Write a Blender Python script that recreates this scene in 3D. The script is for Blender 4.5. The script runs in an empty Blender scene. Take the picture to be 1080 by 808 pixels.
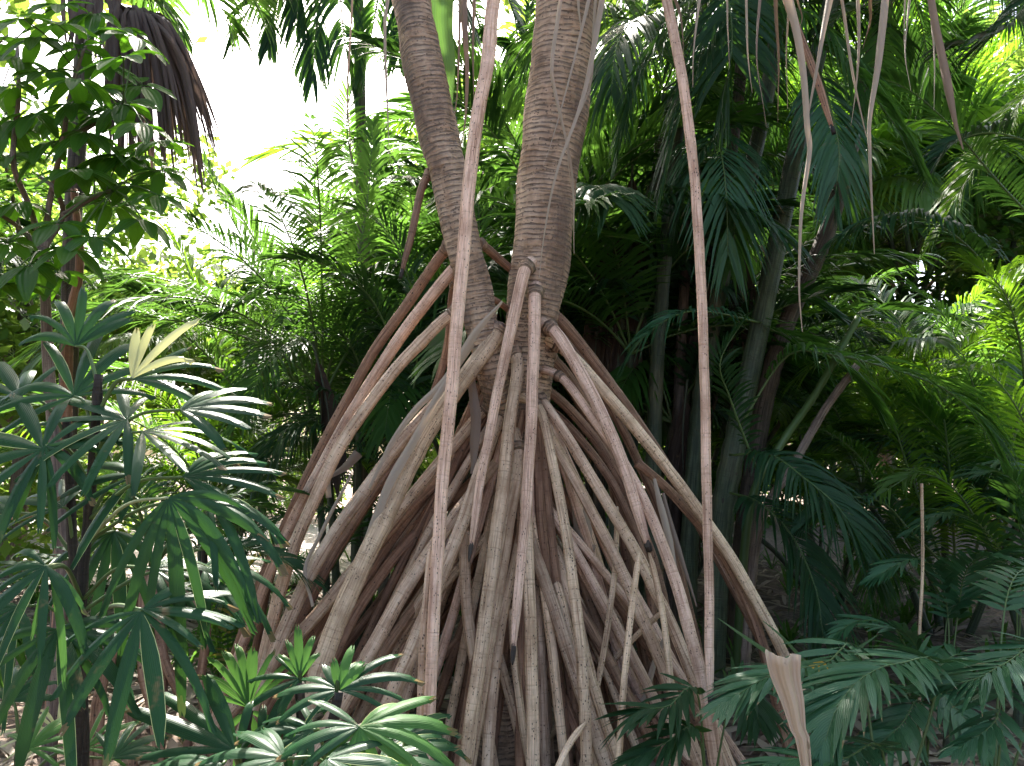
import bpy, math, random
from mathutils import Vector, Matrix, noise
R = math.radians
random.seed(11)
rnd = random.uniform
sc = bpy.context.scene
COL = sc.collection

# ------------------------------------------------------------------ camera
F = 848.0; CAM = Vector((0, 0, 1.5)); PITCH = R(5.0)
cd = bpy.data.cameras.new('camera'); cam = bpy.data.objects.new('camera', cd); COL.objects.link(cam)
cd.sensor_width = 36; cd.lens = 36*F/1080; cd.clip_start = 0.05; cd.clip_end = 600
cam.location = CAM; cam.rotation_euler = (R(90)+PITCH, 0, 0)
sc.camera = cam
# ------------------------------------------------------------------ world, sun, exposure
SUN_EL, SUN_AZ = 49.0, -14.0          # azimuth measured from +Y (away from the camera), negative = to the left
w = bpy.data.worlds.new('World'); sc.world = w; w.use_nodes = True
nt = w.node_tree; sky = nt.nodes.new('ShaderNodeTexSky'); sky.sky_type = 'NISHITA'; sky.sun_disc = False
sky.sun_elevation = R(SUN_EL); sky.sun_rotation = R(SUN_AZ); sky.dust_density = 5.0; sky.air_density = 0.9; sky.ozone_density = 0.8
nt.links.new(sky.outputs[0], nt.nodes['Background'].inputs[0]); nt.nodes['Background'].inputs[1].default_value = 0.15
sl = bpy.data.lights.new('sun', 'SUN'); sl.energy = 5.0; sl.angle = R(0.5); sl.color = (1.0, 0.95, 0.86)
so = bpy.data.objects.new('sun', sl); COL.objects.link(so)
sd = Vector((math.sin(R(SUN_AZ))*math.cos(R(SUN_EL)), math.cos(R(SUN_AZ))*math.cos(R(SUN_EL)), math.sin(R(SUN_EL))))
so.rotation_euler = (-sd).to_track_quat('-Z', 'Y').to_euler(); so.location = sd*30
vs = sc.view_settings; vs.view_transform = 'Standard'; vs.look = 'None'; vs.gamma = 1; vs.use_curve_mapping = False
vs.exposure = 2.3
sc.render.engine = 'CYCLES'
sc.cycles.max_bounces = 6; sc.cycles.diffuse_bounces = 3; sc.cycles.transmission_bounces = 4; sc.cycles.glossy_bounces = 2

def at(px, py, Y):
    """the point of the place seen at photograph pixel (px, py) that is Y metres in front of the camera"""
    dx = (px-540)/F; dz = (404-py)/F
    c, s = math.cos(PITCH), math.sin(PITCH)
    y = c - dz*s; z = s + dz*c
    k = Y/y
    return Vector((dx*k, Y, CAM.z + z*k))
def wpx(w_, Y): return w_*Y/F*1.0

# ------------------------------------------------------------------ mesh builder
class MB:
    def __init__(self): self.v=[]; self.f=[]; self.uv=[]; self.m=[]
    def face(self, idx, uvs, m=0): self.f.append(idx); self.uv.append(uvs); self.m.append(m)
    def strip(self, rows, us=None, vs_=None, m=0):
        """rows of equal-length vertex rows, skinned into quads"""
        b = len(self.v); n = len(rows[0])
        for r in rows: self.v.extend(r)
        K = len(rows)
        for k in range(K-1):
            v0 = k/(K-1) if vs_ is None else vs_[k]; v1 = (k+1)/(K-1) if vs_ is None else vs_[k+1]
            for j in range(n-1):
                u0 = j/(n-1) if us is None else us[j]; u1 = (j+1)/(n-1) if us is None else us[j+1]
                a = b+k*n+j
                self.face((a, a+1, a+n+1, a+n), ((u0,v0),(u1,v0),(u1,v1),(u0,v1)), m)
    def tube(self, pts, rad, seg=12, m=0, cap=True, rfn=None, ref=Vector((0,1,0)), spin=0.0):
        b = len(self.v); K = len(pts)
        t = (pts[1]-pts[0]).normalized()
        u = ref - t*ref.dot(t)
        if u.length < 1e-3: u = Vector((1,0,0)) - t*t.x
        u.normalize(); V = [0.0]
        for k in range(K):
            if k == 0: t = pts[1]-pts[0]
            elif k == K-1: t = pts[-1]-pts[-2]
            else: t = pts[k+1]-pts[k-1]
            if k: V.append(V[-1]+(pts[k]-pts[k-1]).length)
            t = t.normalized(); u = (u - t*u.dot(t)).normalized(); w_ = t.cross(u)
            for j in range(seg):
                a = 2*math.pi*j/seg + spin
                r = rad[k]
                if rfn: r = rfn(r, a, V[k], k/(K-1))
                self.v.append(pts[k] + u*(math.cos(a)*r) + w_*(math.sin(a)*r))
        C = 2*math.pi*max(rad)
        for k in range(K-1):
            for j in range(seg):
                j2 = (j+1) % seg; a = b+k*seg
                self.face((a+j, a+j2, a+seg+j2, a+seg+j),
                          ((j/seg*C, V[k]), ((j+1)/seg*C, V[k]), ((j+1)/seg*C, V[k+1]), (j/seg*C, V[k+1])), m)
        if cap:
            self.face(tuple(b+j for j in reversed(range(seg))), tuple((0.0,0.0) for _ in range(seg)), m)
            e = b+(K-1)*seg
            self.face(tuple(e+j for j in range(seg)), tuple((0.0,V[-1]) for _ in range(seg)), m)
    def mesh(self, name, mats, smooth=True):
        me = bpy.data.meshes.new(name)
        me.from_pydata([tuple(p) for p in self.v], [], self.f)
        ul = me.uv_layers.new(name='UVMap')
        flat = [c for uvs in self.uv for p in uvs for c in p]
        ul.data.foreach_set('uv', flat)
        if not isinstance(mats, (list, tuple)): mats = [mats]
        for m in mats: me.materials.append(m)
        me.polygons.foreach_set('material_index', self.m)
        me.polygons.foreach_set('use_smooth', [smooth]*len(self.f))
        me.update()
        return me
    def build(self, name, mats, parent=None, smooth=True):
        return link(name, self.mesh(name, mats, smooth), parent)

def link(name, me, parent=None):
    o = bpy.data.objects.new(name, me); COL.objects.link(o)
    if parent is not None:
        o.parent = parent
        # parts are modelled in world metres; cancel the parent's own placing
        if parent.type == 'EMPTY' or parent.parent is not None or True:
            o.matrix_parent_inverse = world_of(parent).inverted()
    return o
def world_of(o):
    M = Matrix.LocRotScale(o.location, o.rotation_euler, o.scale)
    if o.parent is not None:
        return world_of(o.parent) @ o.matrix_parent_inverse @ M
    return M
def tag(o, label=None, cat=None, group=None, kind=None):
    if label: o['label'] = label
    if cat: o['category'] = cat
    if group: o['group'] = group
    if kind: o['kind'] = kind
    return o
def thing(name, loc, label, cat, group=None):
    o = bpy.data.objects.new(name, None); COL.objects.link(o); o.location = loc; o.empty_display_size = .2
    return tag(o, label, cat, group)
def copy_tree(o, parent=None):
    c = o.copy(); COL.objects.link(c)
    if parent is not None: c.parent = parent
    for ch in list(o.children): copy_tree(ch, c)
    return c

def catmull(P, n=8):
    P = [Vector(p) for p in P]
    if len(P) == 2: return [P[0].lerp(P[1], i/n) for i in range(n+1)]
    Q = [P[0]*2-P[1]] + P + [P[-1]*2-P[-2]]
    out = []
    for i in range(1, len(Q)-2):
        a, b, c, d = Q[i-1], Q[i], Q[i+1], Q[i+2]
        for k in range(n):
            t = k/n
            out.append(0.5*((2*b)+(c-a)*t+(2*a-5*b+4*c-d)*t*t+(3*b-a-3*c+d)*t*t*t))
    out.append(P[-1]); return out
def resample(P, n):
    L = [0.0]
    for i in range(1, len(P)): L.append(L[-1]+(P[i]-P[i-1]).length)
    out = []; j = 0
    for k in range(n+1):
        s = L[-1]*k/n
        while j < len(P)-2 and L[j+1] < s: j += 1
        d = L[j+1]-L[j]
        out.append(P[j].lerp(P[j+1], 0 if d < 1e-9 else (s-L[j])/d))
    return out

# ------------------------------------------------------------------ materials
def new_mat(name):
    m = bpy.data.materials.new(name); m.use_nodes = True
    n = m.node_tree.nodes; l = m.node_tree.links
    return m, n, l, n['Principled BSDF'], n['Material Output']
def ramp(n, stops):
    r = n.new('ShaderNodeValToRGB'); e = r.color_ramp.elements
    while len(e) < len(stops): e.new(0.5)
    for i, (p, c) in enumerate(stops):
        e[i].position = p; e[i].color = (*c, 1) if len(c) == 3 else c
    return r
def math_(n, l, op, a, b=None, c=None):
    x = n.new('ShaderNodeMath'); x.operation = op
    for i, q in enumerate((a, b, c)):
        if q is None: continue
        if isinstance(q, (int, float)): x.inputs[i].default_value = q
        else: l.new(q, x.inputs[i])
    return x.outputs[0]
def mixc(n, l, fac, a, b, mode='MIX'):
    x = n.new('ShaderNodeMix'); x.data_type = 'RGBA'; x.blend_type = mode
    for i, q in ((0, fac), (6, a), (7, b)):
        if isinstance(q, (int, float)): x.inputs[i].default_value = q
        elif isinstance(q, (tuple, list)): x.inputs[i].default_value = (*q, 1)
        else: l.new(q, x.inputs[i])
    return x.outputs[2]
def tex_noise(n, l, vec, scale, detail=3, rough=.55):
    t = n.new('ShaderNodeTexNoise'); t.inputs['Scale'].default_value = scale; t.inputs['Detail'].default_value = detail
    t.inputs['Roughness'].default_value = rough
    if vec is not None: l.new(vec, t.inputs['Vector'])
    return t.outputs['Fac']
def mapping(n, l, vec, scale=(1,1,1)):
    m = n.new('ShaderNodeMapping'); m.inputs['Scale'].default_value = scale; l.new(vec, m.inputs['Vector']); return m.outputs[0]

def leaf_mat(name, dark, light, trans, tfac=.42, rough=.38, stripes=None, spec=.5, brown=.0, fine=0):
    m, n, l, p, out = new_mat(name)
    geo = n.new('ShaderNodeNewGeometry'); oi = n.new('ShaderNodeObjectInfo'); tc = n.new('ShaderNodeTexCoord'); uv = n.new('ShaderNodeUVMap')
    rr = math_(n, l, 'ADD', math_(n, l, 'MULTIPLY', geo.outputs['Random Per Island'], .65), math_(n, l, 'MULTIPLY', oi.outputs['Random'], .35))
    big = tex_noise(n, l, tc.outputs['Object'], 1.3, 2)
    rr = math_(n, l, 'ADD', math_(n, l, 'MULTIPLY', rr, .7), math_(n, l, 'MULTIPLY', big, .35))
    col = mixc(n, l, rr, dark, light)
    sx = n.new('ShaderNodeSeparateXYZ'); l.new(uv.outputs[0], sx.inputs[0])
    # fine lengthwise veins
    wv = math_(n, l, 'SINE', math_(n, l, 'MULTIPLY', sx.outputs[0], 60 if fine else 26))
    col = mixc(n, l, math_(n, l, 'MULTIPLY_ADD', wv, .12, .14), col, light)
    if stripes:
        off = math_(n, l, 'ABSOLUTE', math_(n, l, 'SUBTRACT', sx.outputs[0], .5))
        edge = math_(n, l, 'GREATER_THAN', off, .455)
        isl = math_(n, l, 'GREATER_THAN', geo.outputs['Random Per Island'], 1-stripes)
        col = mixc(n, l, math_(n, l, 'MULTIPLY', edge, isl), col, (.5,.52,.22))
        mid = math_(n, l, 'LESS_THAN', math_(n, l, 'ABSOLUTE', math_(n, l, 'SUBTRACT', off, .22)), .02)
        isl2 = math_(n, l, 'LESS_THAN', geo.outputs['Random Per Island'], stripes*.5)
        col = mixc(n, l, math_(n, l, 'MULTIPLY', mid, isl2), col, (.42,.46,.2))
    if stripes or brown:
        tn = tex_noise(n, l, tc.outputs['Object'], 22, 3)
        tipf = math_(n, l, 'GREATER_THAN', math_(n, l, 'MULTIPLY_ADD', tn, .10, sx.outputs[1]), math_(n, l, 'MULTIPLY_ADD', geo.outputs['Random Per Island'], .16, .95))
        col = mixc(n, l, math_(n, l, 'MULTIPLY', tipf, .85), col, (.20,.13,.06))
    if brown:
        sp = tex_noise(n, l, tc.outputs['Object'], 9, 4, .7)
        r = ramp(n, [(.66-brown*.2, (0,0,0)), (.74-brown*.15, (1,1,1))]); l.new(sp, r.inputs[0])
        col = mixc(n, l, r.outputs[0], col, (.16,.11,.05))
    l.new(col, p.inputs['Base Color']); p.inputs['Roughness'].default_value = rough
    p.inputs['Specular IOR Level'].default_value = spec
    rg = tex_noise(n, l, tc.outputs['Object'], 14, 3)
    l.new(math_(n, l, 'MULTIPLY_ADD', rg, .35, rough-.14), p.inputs['Roughness'])
    b = n.new('ShaderNodeBump'); b.inputs['Strength'].default_value = .25; b.inputs['Distance'].default_value = .003
    l.new(wv, b.inputs['Height']); l.new(b.outputs[0], p.inputs['Normal'])
    t = n.new('ShaderNodeBsdfTranslucent')
    tcx = mixc(n, l, rr, tuple(x*.6 for x in trans), trans)
    l.new(tcx, t.inputs['Color'])
    mx = n.new('ShaderNodeMixShader'); mx.inputs[0].default_value = tfac
    l.new(p.outputs[0], mx.inputs[1]); l.new(t.outputs[0], mx.inputs[2]); l.new(mx.outputs[0], out.inputs['Surface'])
    return m

def bark_mat(name, base, dark, light, dots=.5, dotscale=70, line=1.0, rings=.3, rough=.75, bump=.5):
    """stilt-root / stem skin: fine lengthwise lines, faint rings, dark pores"""
    m, n, l, p, out = new_mat(name)
    uv = n.new('ShaderNodeUVMap'); oi = n.new('ShaderNodeObjectInfo'); tc = n.new('ShaderNodeTexCoord')
    off = n.new('ShaderNodeVectorMath'); off.operation = 'ADD'; l.new(uv.outputs[0], off.inputs[0])
    cx = n.new('ShaderNodeCombineXYZ'); l.new(math_(n, l, 'MULTIPLY', oi.outputs['Random'], 37.0), cx.inputs[1]); l.new(cx.outputs[0], off.inputs[1])
    U = off.outputs[0]
    str_ = tex_noise(n, l, mapping(n, l, U, (160, 5, 1)), 1.0, 3, .6)
    str2 = tex_noise(n, l, mapping(n, l, U, (45, 1.6, 1)), 1.0, 3, .6)
    ring = tex_noise(n, l, mapping(n, l, U, (5, 110, 1)), 1.0, 2, .6)
    blot = tex_noise(n, l, mapping(n, l, U, (9, 5, 1)), 1.0, 5, .7)
    rr = math_(n, l, 'MULTIPLY_ADD', str_, .45*line, math_(n, l, 'MULTIPLY', str2, .55))
    r1 = ramp(n, [(.40, dark), (.5, base), (.61, light)]); l.new(rr, r1.inputs[0])
    col = r1.outputs[0]
    r2 = ramp(n, [(.40, (1,1,1)), (.56, (0,0,0))]); l.new(blot, r2.inputs[0])
    col = mixc(n, l, math_(n, l, 'MULTIPLY', r2.outputs[0], .5), col, dark)
    r3 = ramp(n, [(.30, (1,1,1)), (.42, (0,0,0))]); l.new(ring, r3.inputs[0])
    col = mixc(n, l, math_(n, l, 'MULTIPLY', r3.outputs[0], rings), col, dark)
    # pores
    vo = n.new('ShaderNodeTexVoronoi'); vo.inputs['Scale'].default_value = 1.0; l.new(mapping(n, l, U, (dotscale, dotscale*.7, 1)), vo.inputs['Vector'])
    dn = tex_noise(n, l, mapping(n, l, U, (12, 3, 1)), 1.0, 2)
    lim = math_(n, l, 'MULTIPLY_ADD', dn, .50, -.06)
    wn = n.new('ShaderNodeTexWhiteNoise'); l.new(vo.outputs['Position'], wn.inputs['Vector'])
    keep = math_(n, l, 'LESS_THAN', wn.outputs['Value'], dots)
    dot = math_(n, l, 'MULTIPLY', math_(n, l, 'LESS_THAN', vo.outputs['Distance'], lim), keep)
    col = mixc(n, l, math_(n, l, 'MULTIPLY', dot, .85), col, (.03,.022,.018))
    hs = n.new('ShaderNodeHueSaturation'); l.new(col, hs.inputs['Color'])
    l.new(math_(n, l, 'MULTIPLY_ADD', oi.outputs['Random'], .35, .92), hs.inputs['Value'])
    hs.inputs['Saturation'].default_value = 1.05
    # damp green-grey film, patchy
    moss = tex_noise(n, l, tc.outputs['Object'], 2.3, 4, .6)
    r5 = ramp(n, [(.52, (0,0,0)), (.75, (1,1,1))]); l.new(moss, r5.inputs[0])
    col = mixc(n, l, math_(n, l, 'MULTIPLY', r5.outputs[0], .22), hs.outputs[0], (.30,.22,.14))
    l.new(col, p.inputs['Base Color']); p.inputs['Roughness'].default_value = rough; p.inputs['Specular IOR Level'].default_value = .35
    h = math_(n, l, 'ADD', math_(n, l, 'MULTIPLY_ADD', rr, 1.0, math_(n, l, 'MULTIPLY', ring, .5)), math_(n, l, 'MULTIPLY', dot, -.5))
    b = n.new('ShaderNodeBump'); b.inputs['Strength'].default_value = bump; b.inputs['Distance'].default_value = .006
    l.new(h, b.inputs['Height']); l.new(b.outputs[0], p.inputs['Normal'])
    b.inputs['Strength'].default_value = 1; b.inputs['Distance'].default_value = .010
    return m

def trunk_mat(name):
    m, n, l, p, out = new_mat(name)
    uv = n.new('ShaderNodeUVMap')
    warp = tex_noise(n, l, mapping(n, l, uv.outputs[0], (5, 9, 1)), 1.0, 3)
    sx = n.new('ShaderNodeSeparateXYZ'); l.new(uv.outputs[0], sx.inputs[0])
    vv = math_(n, l, 'MULTIPLY_ADD', warp, .055, sx.outputs[1])
    saw = math_(n, l, 'FRACT', math_(n, l, 'MULTIPLY', vv, 1/.027))
    r = ramp(n, [(0, (0,0,0)), (.16, (.1,.1,.1)), (.42, (.75,.75,.75)), (1, (1,1,1))]); l.new(saw, r.inputs[0])
    patch = tex_noise(n, l, mapping(n, l, uv.outputs[0], (4, 2.2, 1)), 1.0, 5, .65)
    r2 = ramp(n, [(.36, (.15,.085,.055)), (.48, (.42,.265,.165)), (.62, (.70,.49,.34))]); l.new(patch, r2.inputs[0])
    brk = tex_noise(n, l, mapping(n, l, uv.outputs[0], (22, 12, 1)), 1.0, 3)
    rb = ramp(n, [(.34, (.15,.15,.15)), (.50, (1,1,1))]); l.new(brk, rb.inputs[0])
    crack = math_(n, l, 'MULTIPLY', math_(n, l, 'SUBTRACT', 1.0, r.outputs[0]), rb.outputs[0])
    col = mixc(n, l, math_(n, l, 'MULTIPLY', crack, .9), r2.outputs[0], (.07,.043,.03))
    vo = n.new('ShaderNodeTexVoronoi'); l.new(mapping(n, l, uv.outputs[0], (60, 75, 1)), vo.inputs['Vector']); vo.inputs['Scale'].default_value = 1
    wn = n.new('ShaderNodeTexWhiteNoise'); l.new(vo.outputs['Position'], wn.inputs['Vector'])
    zone = tex_noise(n, l, mapping(n, l, uv.outputs[0], (4, 7, 1)), 1.0, 2)
    rz = ramp(n, [(.45, (0,0,0)), (.6, (1,1,1))]); l.new(zone, rz.inputs[0])
    dot = math_(n, l, 'MULTIPLY', math_(n, l, 'LESS_THAN', vo.outputs['Distance'], .30), math_(n, l, 'LESS_THAN', wn.outputs['Value'], math_(n, l, 'MULTIPLY_ADD', rz.outputs[0], .55, .07)))
    col = mixc(n, l, math_(n, l, 'MULTIPLY', dot, .85), col, (.05,.032,.024))
    grain = tex_noise(n, l, mapping(n, l, uv.outputs[0], (90, 60, 1)), 1.0, 3)
    col = mixc(n, l, math_(n, l, 'MULTIPLY', grain, .3), col, (.58,.42,.31))
    l.new(col, p.inputs['Base Color']); p.inputs['Roughness'].default_value = .85; p.inputs['Specular IOR Level'].default_value = .25
    an = tex_noise(n, l, mapping(n, l, uv.outputs[0], (7, 75, 1)), 1.0, 4, .6)
    ra = ramp(n, [(.36, (0,0,0)), (.48, (1,1,1))]); l.new(an, ra.inputs[0])
    fin = mixc(n, l, math_(n, l, 'MULTIPLY', math_(n, l, 'SUBTRACT', 1.0, ra.outputs[0]), .65), col, (.09,.055,.036)); l.new(fin, p.inputs['Base Color'])
    h = math_(n, l, 'ADD', math_(n, l, 'MULTIPLY_ADD', saw, .25, math_(n, l, 'MULTIPLY', an, 1.2)), math_(n, l, 'MULTIPLY_ADD', grain, .5, math_(n, l, 'MULTIPLY', crack, -1.0)))
    b = n.new('ShaderNodeBump'); b.inputs['Strength'].default_value = 1; b.inputs['Distance'].default_value = .014
    l.new(h, b.inputs['Height']); l.new(b.outputs[0], p.inputs['Normal'])
    return m

M = {}
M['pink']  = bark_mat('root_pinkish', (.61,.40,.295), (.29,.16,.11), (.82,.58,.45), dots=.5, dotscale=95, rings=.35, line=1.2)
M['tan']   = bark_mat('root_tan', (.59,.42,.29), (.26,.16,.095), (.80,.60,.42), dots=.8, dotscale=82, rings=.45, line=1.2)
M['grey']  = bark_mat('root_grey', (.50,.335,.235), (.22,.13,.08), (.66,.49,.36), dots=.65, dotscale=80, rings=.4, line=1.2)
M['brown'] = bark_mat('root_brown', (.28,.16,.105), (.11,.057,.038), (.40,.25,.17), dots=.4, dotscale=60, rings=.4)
M['ptrunk'] = trunk_mat('pandanus_bark')
M['tip'] = bark_mat('root_tip', (.03,.024,.022), (.015,.012,.012), (.06,.05,.045))
M['stem'] = bark_mat('palm_cane', (.045,.065,.035), (.02,.026,.016), (.085,.10,.06), dots=.1, dotscale=30, rings=.5, rough=.5)
M['stem_brown'] = bark_mat('palm_stem_brown', (.075,.058,.045), (.03,.024,.02), (.14,.11,.09), dots=.2, dotscale=30, rings=.6)
M['fibre'] = bark_mat('fibrous_cane', (.035,.026,.02), (.012,.01,.009), (.07,.052,.04), dots=.2, rings=.2, bump=1)
M['redtrunk'] = bark_mat('reddish_trunk', (.25,.12,.075), (.12,.06,.04), (.34,.2,.14), dots=.1, rings=.3)
M['woody'] = bark_mat('woody_branch', (.22,.16,.13), (.10,.07,.06), (.32,.25,.21), dots=.3, rings=.3)
M['petiole'] = leaf_mat('green_petiole', (.05,.10,.03), (.11,.17,.05), (.10,.16,.03), .15, .4)
M['petiole_pale'] = leaf_mat('pale_petiole', (.22,.26,.10), (.34,.38,.2), (.2,.25,.1), .1, .4)
M['rachis_dark'] = leaf_mat('dark_rachis', (.03,.04,.02), (.06,.07,.035), (.05,.06,.02), .05, .45)
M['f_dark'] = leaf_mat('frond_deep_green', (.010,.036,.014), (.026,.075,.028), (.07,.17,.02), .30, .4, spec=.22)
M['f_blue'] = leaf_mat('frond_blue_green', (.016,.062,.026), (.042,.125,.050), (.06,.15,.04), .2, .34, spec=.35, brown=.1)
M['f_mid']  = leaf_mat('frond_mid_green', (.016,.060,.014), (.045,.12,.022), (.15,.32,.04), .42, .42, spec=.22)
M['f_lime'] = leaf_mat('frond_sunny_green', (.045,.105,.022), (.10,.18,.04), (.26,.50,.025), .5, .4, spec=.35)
M['f_yellow'] = leaf_mat('frond_yellowing', (.25,.20,.05), (.35,.30,.08), (.5,.42,.06), .45, .5)
M['f_dead'] = leaf_mat('frond_dead_brown', (.028,.019,.014), (.075,.050,.036), (.05,.03,.02), .2, .65, brown=.2, spec=.15)
M['sheath'] = leaf_mat('dry_sheath', (.48,.34,.22), (.68,.50,.35), (.4,.28,.18), .2, .55, fine=1, brown=.1)
M['fan_dead'] = leaf_mat('fan_leaf_dead', (.07,.048,.042), (.17,.125,.11), (.12,.08,.06), .25, .7, spec=.15)
M['strap']  = leaf_mat('dry_strap_leaf', (.30,.225,.165), (.47,.375,.29), (.32,.22,.14), .22, .6, fine=1)
M['strap_dark'] = leaf_mat('dry_strap_leaf_dark', (.17,.115,.085), (.28,.2,.15), (.2,.13,.08), .2, .65, fine=1)
M['rhapis'] = leaf_mat('lady_palm_blade', (.008,.034,.013), (.022,.075,.024), (.05,.14,.02), .2, .30, stripes=.12, fine=1, brown=.12, spec=.2)
M['rhapis_new'] = leaf_mat('lady_palm_blade_fresh', (.04,.12,.025), (.085,.20,.045), (.13,.30,.05), .3, .42, stripes=.2, fine=1, spec=.2)
M['cream'] = leaf_mat('cream_new_blade', (.52,.52,.20), (.70,.68,.36), (.55,.55,.2), .3, .4, stripes=.2, fine=1)
M['scheff'] = leaf_mat('umbrella_leaf', (.016,.060,.010), (.045,.125,.018), (.17,.42,.02), .42, .36, spec=.22)
M['strapgreen'] = leaf_mat('green_strap', (.03,.08,.02), (.07,.14,.035), (.14,.28,.05), .4, .35, fine=1)
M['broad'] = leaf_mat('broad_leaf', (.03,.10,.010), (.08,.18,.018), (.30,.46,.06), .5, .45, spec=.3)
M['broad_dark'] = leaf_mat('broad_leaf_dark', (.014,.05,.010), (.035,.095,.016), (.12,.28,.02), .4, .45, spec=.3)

# ------------------------------------------------------------------ setting
def ground_mat(name, stops, sc1=3.0, sc2=30.0):
    m, n, l, p, out = new_mat(name)
    tc = n.new('ShaderNodeTexCoord')
    a = tex_noise(n, l, tc.outputs['Object'], sc1, 6, .65); b = tex_noise(n, l, tc.outputs['Object'], sc2, 4, .7)
    v = n.new('ShaderNodeTexVoronoi'); v.inputs['Scale'].default_value = sc2*.7; l.new(tc.outputs['Object'], v.inputs['Vector'])
    f = math_(n, l, 'ADD', math_(n, l, 'MULTIPLY', a, .4), math_(n, l, 'ADD', math_(n, l, 'MULTIPLY', b, .35), math_(n, l, 'MULTIPLY', v.outputs['Distance'], .35)))
    r = ramp(n, stops); l.new(f, r.inputs[0]); l.new(r.outputs[0], p.inputs['Base Color']); p.inputs['Roughness'].default_value = .95
    bp = n.new('ShaderNodeBump'); bp.inputs['Distance'].default_value = .03; bp.inputs['Strength'].default_value = .8
    l.new(f, bp.inputs['Height']); l.new(bp.outputs[0], p.inputs['Normal'])
    return m
M['soil'] = ground_mat('mulch_soil', [(.25,(.045,.03,.022)), (.5,(.11,.075,.055)), (.75,(.24,.17,.125))], 3, 35)
M['pale'] = ground_mat('pale_gravel', [(.25,(.22,.17,.15)), (.5,(.42,.35,.32)), (.75,(.6,.53,.5))], 2, 22)
mb = MB(); N = 60
def gz(x, y):
    d = math.hypot(x, y-4)
    return 0.05*noise.noise(Vector((x*.7, y*.7, 0)))*min(1, 1) if d < 40 else 0
xs = [-200,-120,-70]+[-40+80*i/N for i in range(N+1)]+[70,120,200]
mb.strip([[Vector((x, y, gz(x, y))) for x in xs] for y in [-60,-20]+[ -10+60*i/N for i in range(N+1)]+[70,120,220,400]])
tag(mb.build('ground', M['soil']), kind='structure')
mb = MB()
mb.strip([[Vector((x, y + .6*math.sin(x*.4), .075)) for x in [-40+i for i in range(0, 39)]] for y in (9.5, 11, 13, 15, 17)])
tag(mb.build('path', M['pale']), kind='structure')

# ------------------------------------------------------------------ the pandanus
PD = 3.8
pan = thing('pandanus_tree', at(545, 800, PD)*1.0, 'pandanus tree with ringed trunk standing on a cone of pinkish brown stilt roots', 'tree')
pan.location.z = 0
def ring_fn(step=.031, amp=.0032, big=.012, seed=0.0):
    def fn(r, a, V, t):
        x = math.cos(a)*2; y = math.sin(a)*2
        wv = V + .030*noise.noise(Vector((x*.7, y*.7, V*3+seed))) + .022*noise.noise(Vector((x*.2, seed, V*7)))
        saw = (wv/step) % 1.0; saw = .5+(saw-.5)*(.55+.9*noise.noise(Vector((x*1.3, y*1.3+seed, V*9))))
        return r + amp*(saw-.5) + big*noise.noise(Vector((x*.8, y*.8, V*5+seed))) + .0025*noise.noise(Vector((x*5, y*5, V*40+seed)))
    return fn
def px_path(pts, d0, d1, power=1.0):
    K = len(pts); out = []
    for i, p in enumerate(pts):
        Y = p[2] if len(p) > 2 else d0+(d1-d0)*((i/(K-1))**power)
        out.append(at(p[0], p[1], Y))
    return out
# main trunk
pts = px_path([(676,-420),(640,-230),(600,0),(592,74),(583,150),(578,186),(572,260),(566,300),(560,345),(556,400),(550,480),(540,580),(528,700)], PD, PD+.15)
pts.append(Vector((pts[-1].x, pts[-1].y, -.05)))
wd = [66,70,74,72,70,69,68,65,60,52,46,46,52,60]
P = catmull(pts, 10); rad = []
for i in range(len(P)):
    t = i/10; k = min(int(t), len(wd)-2); rad.append(wpx(wd[k]+(wd[k+1]-wd[k])*(t-k), PD)/2)
P2 = resample(P, 420); r2 = [rad[min(len(rad)-1, int(i/420*(len(rad)-1)))] for i in range(421)]
# smooth radii
r2 = [sum(r2[max(0,i-8):i+9])/len(r2[max(0,i-8):i+9]) for i in range(421)]
mb = MB(); mb.tube(P2, r2, 56, rfn=ring_fn(seed=1)); mb.build('trunk', M['ptrunk'], pan)
TRUNK_TOP = P2[0]
# leaning limb
pts = px_path([(355,-420,4.3),(405,-180,4.0),(434,0,3.75),(448,74,3.7),(464,149,3.68),(474,186,3.68),(488,260,3.68),(499,297,3.7),(508,345,3.72),(520,395,3.76),(532,450,3.85)], 0, 0)
wd = [38,38,39,43,42,41,43,37,33,33,30]
P = resample(catmull(pts, 10), 330); mb = MB()
def lerp_list(w_, t):
    t = max(0, min(1, t))*(len(w_)-1); k = min(int(t), len(w_)-2); return w_[k]+(w_[k+1]-w_[k])*(t-k)
wd_l = [38,38,38,38,40,43,42,42,42,40,36,33,31]
mb.tube(P, [wpx(lerp_list(wd_l, i/330), 3.7)/2*1.02 for i in range(331)], 44, rfn=ring_fn(step=.044, amp=.0055, seed=5)); mb.build('limb', M['ptrunk'], pan)
LIMB_TOP = P[0]
AXIS = [q for q in P2+P if q.z > .4]

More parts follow.
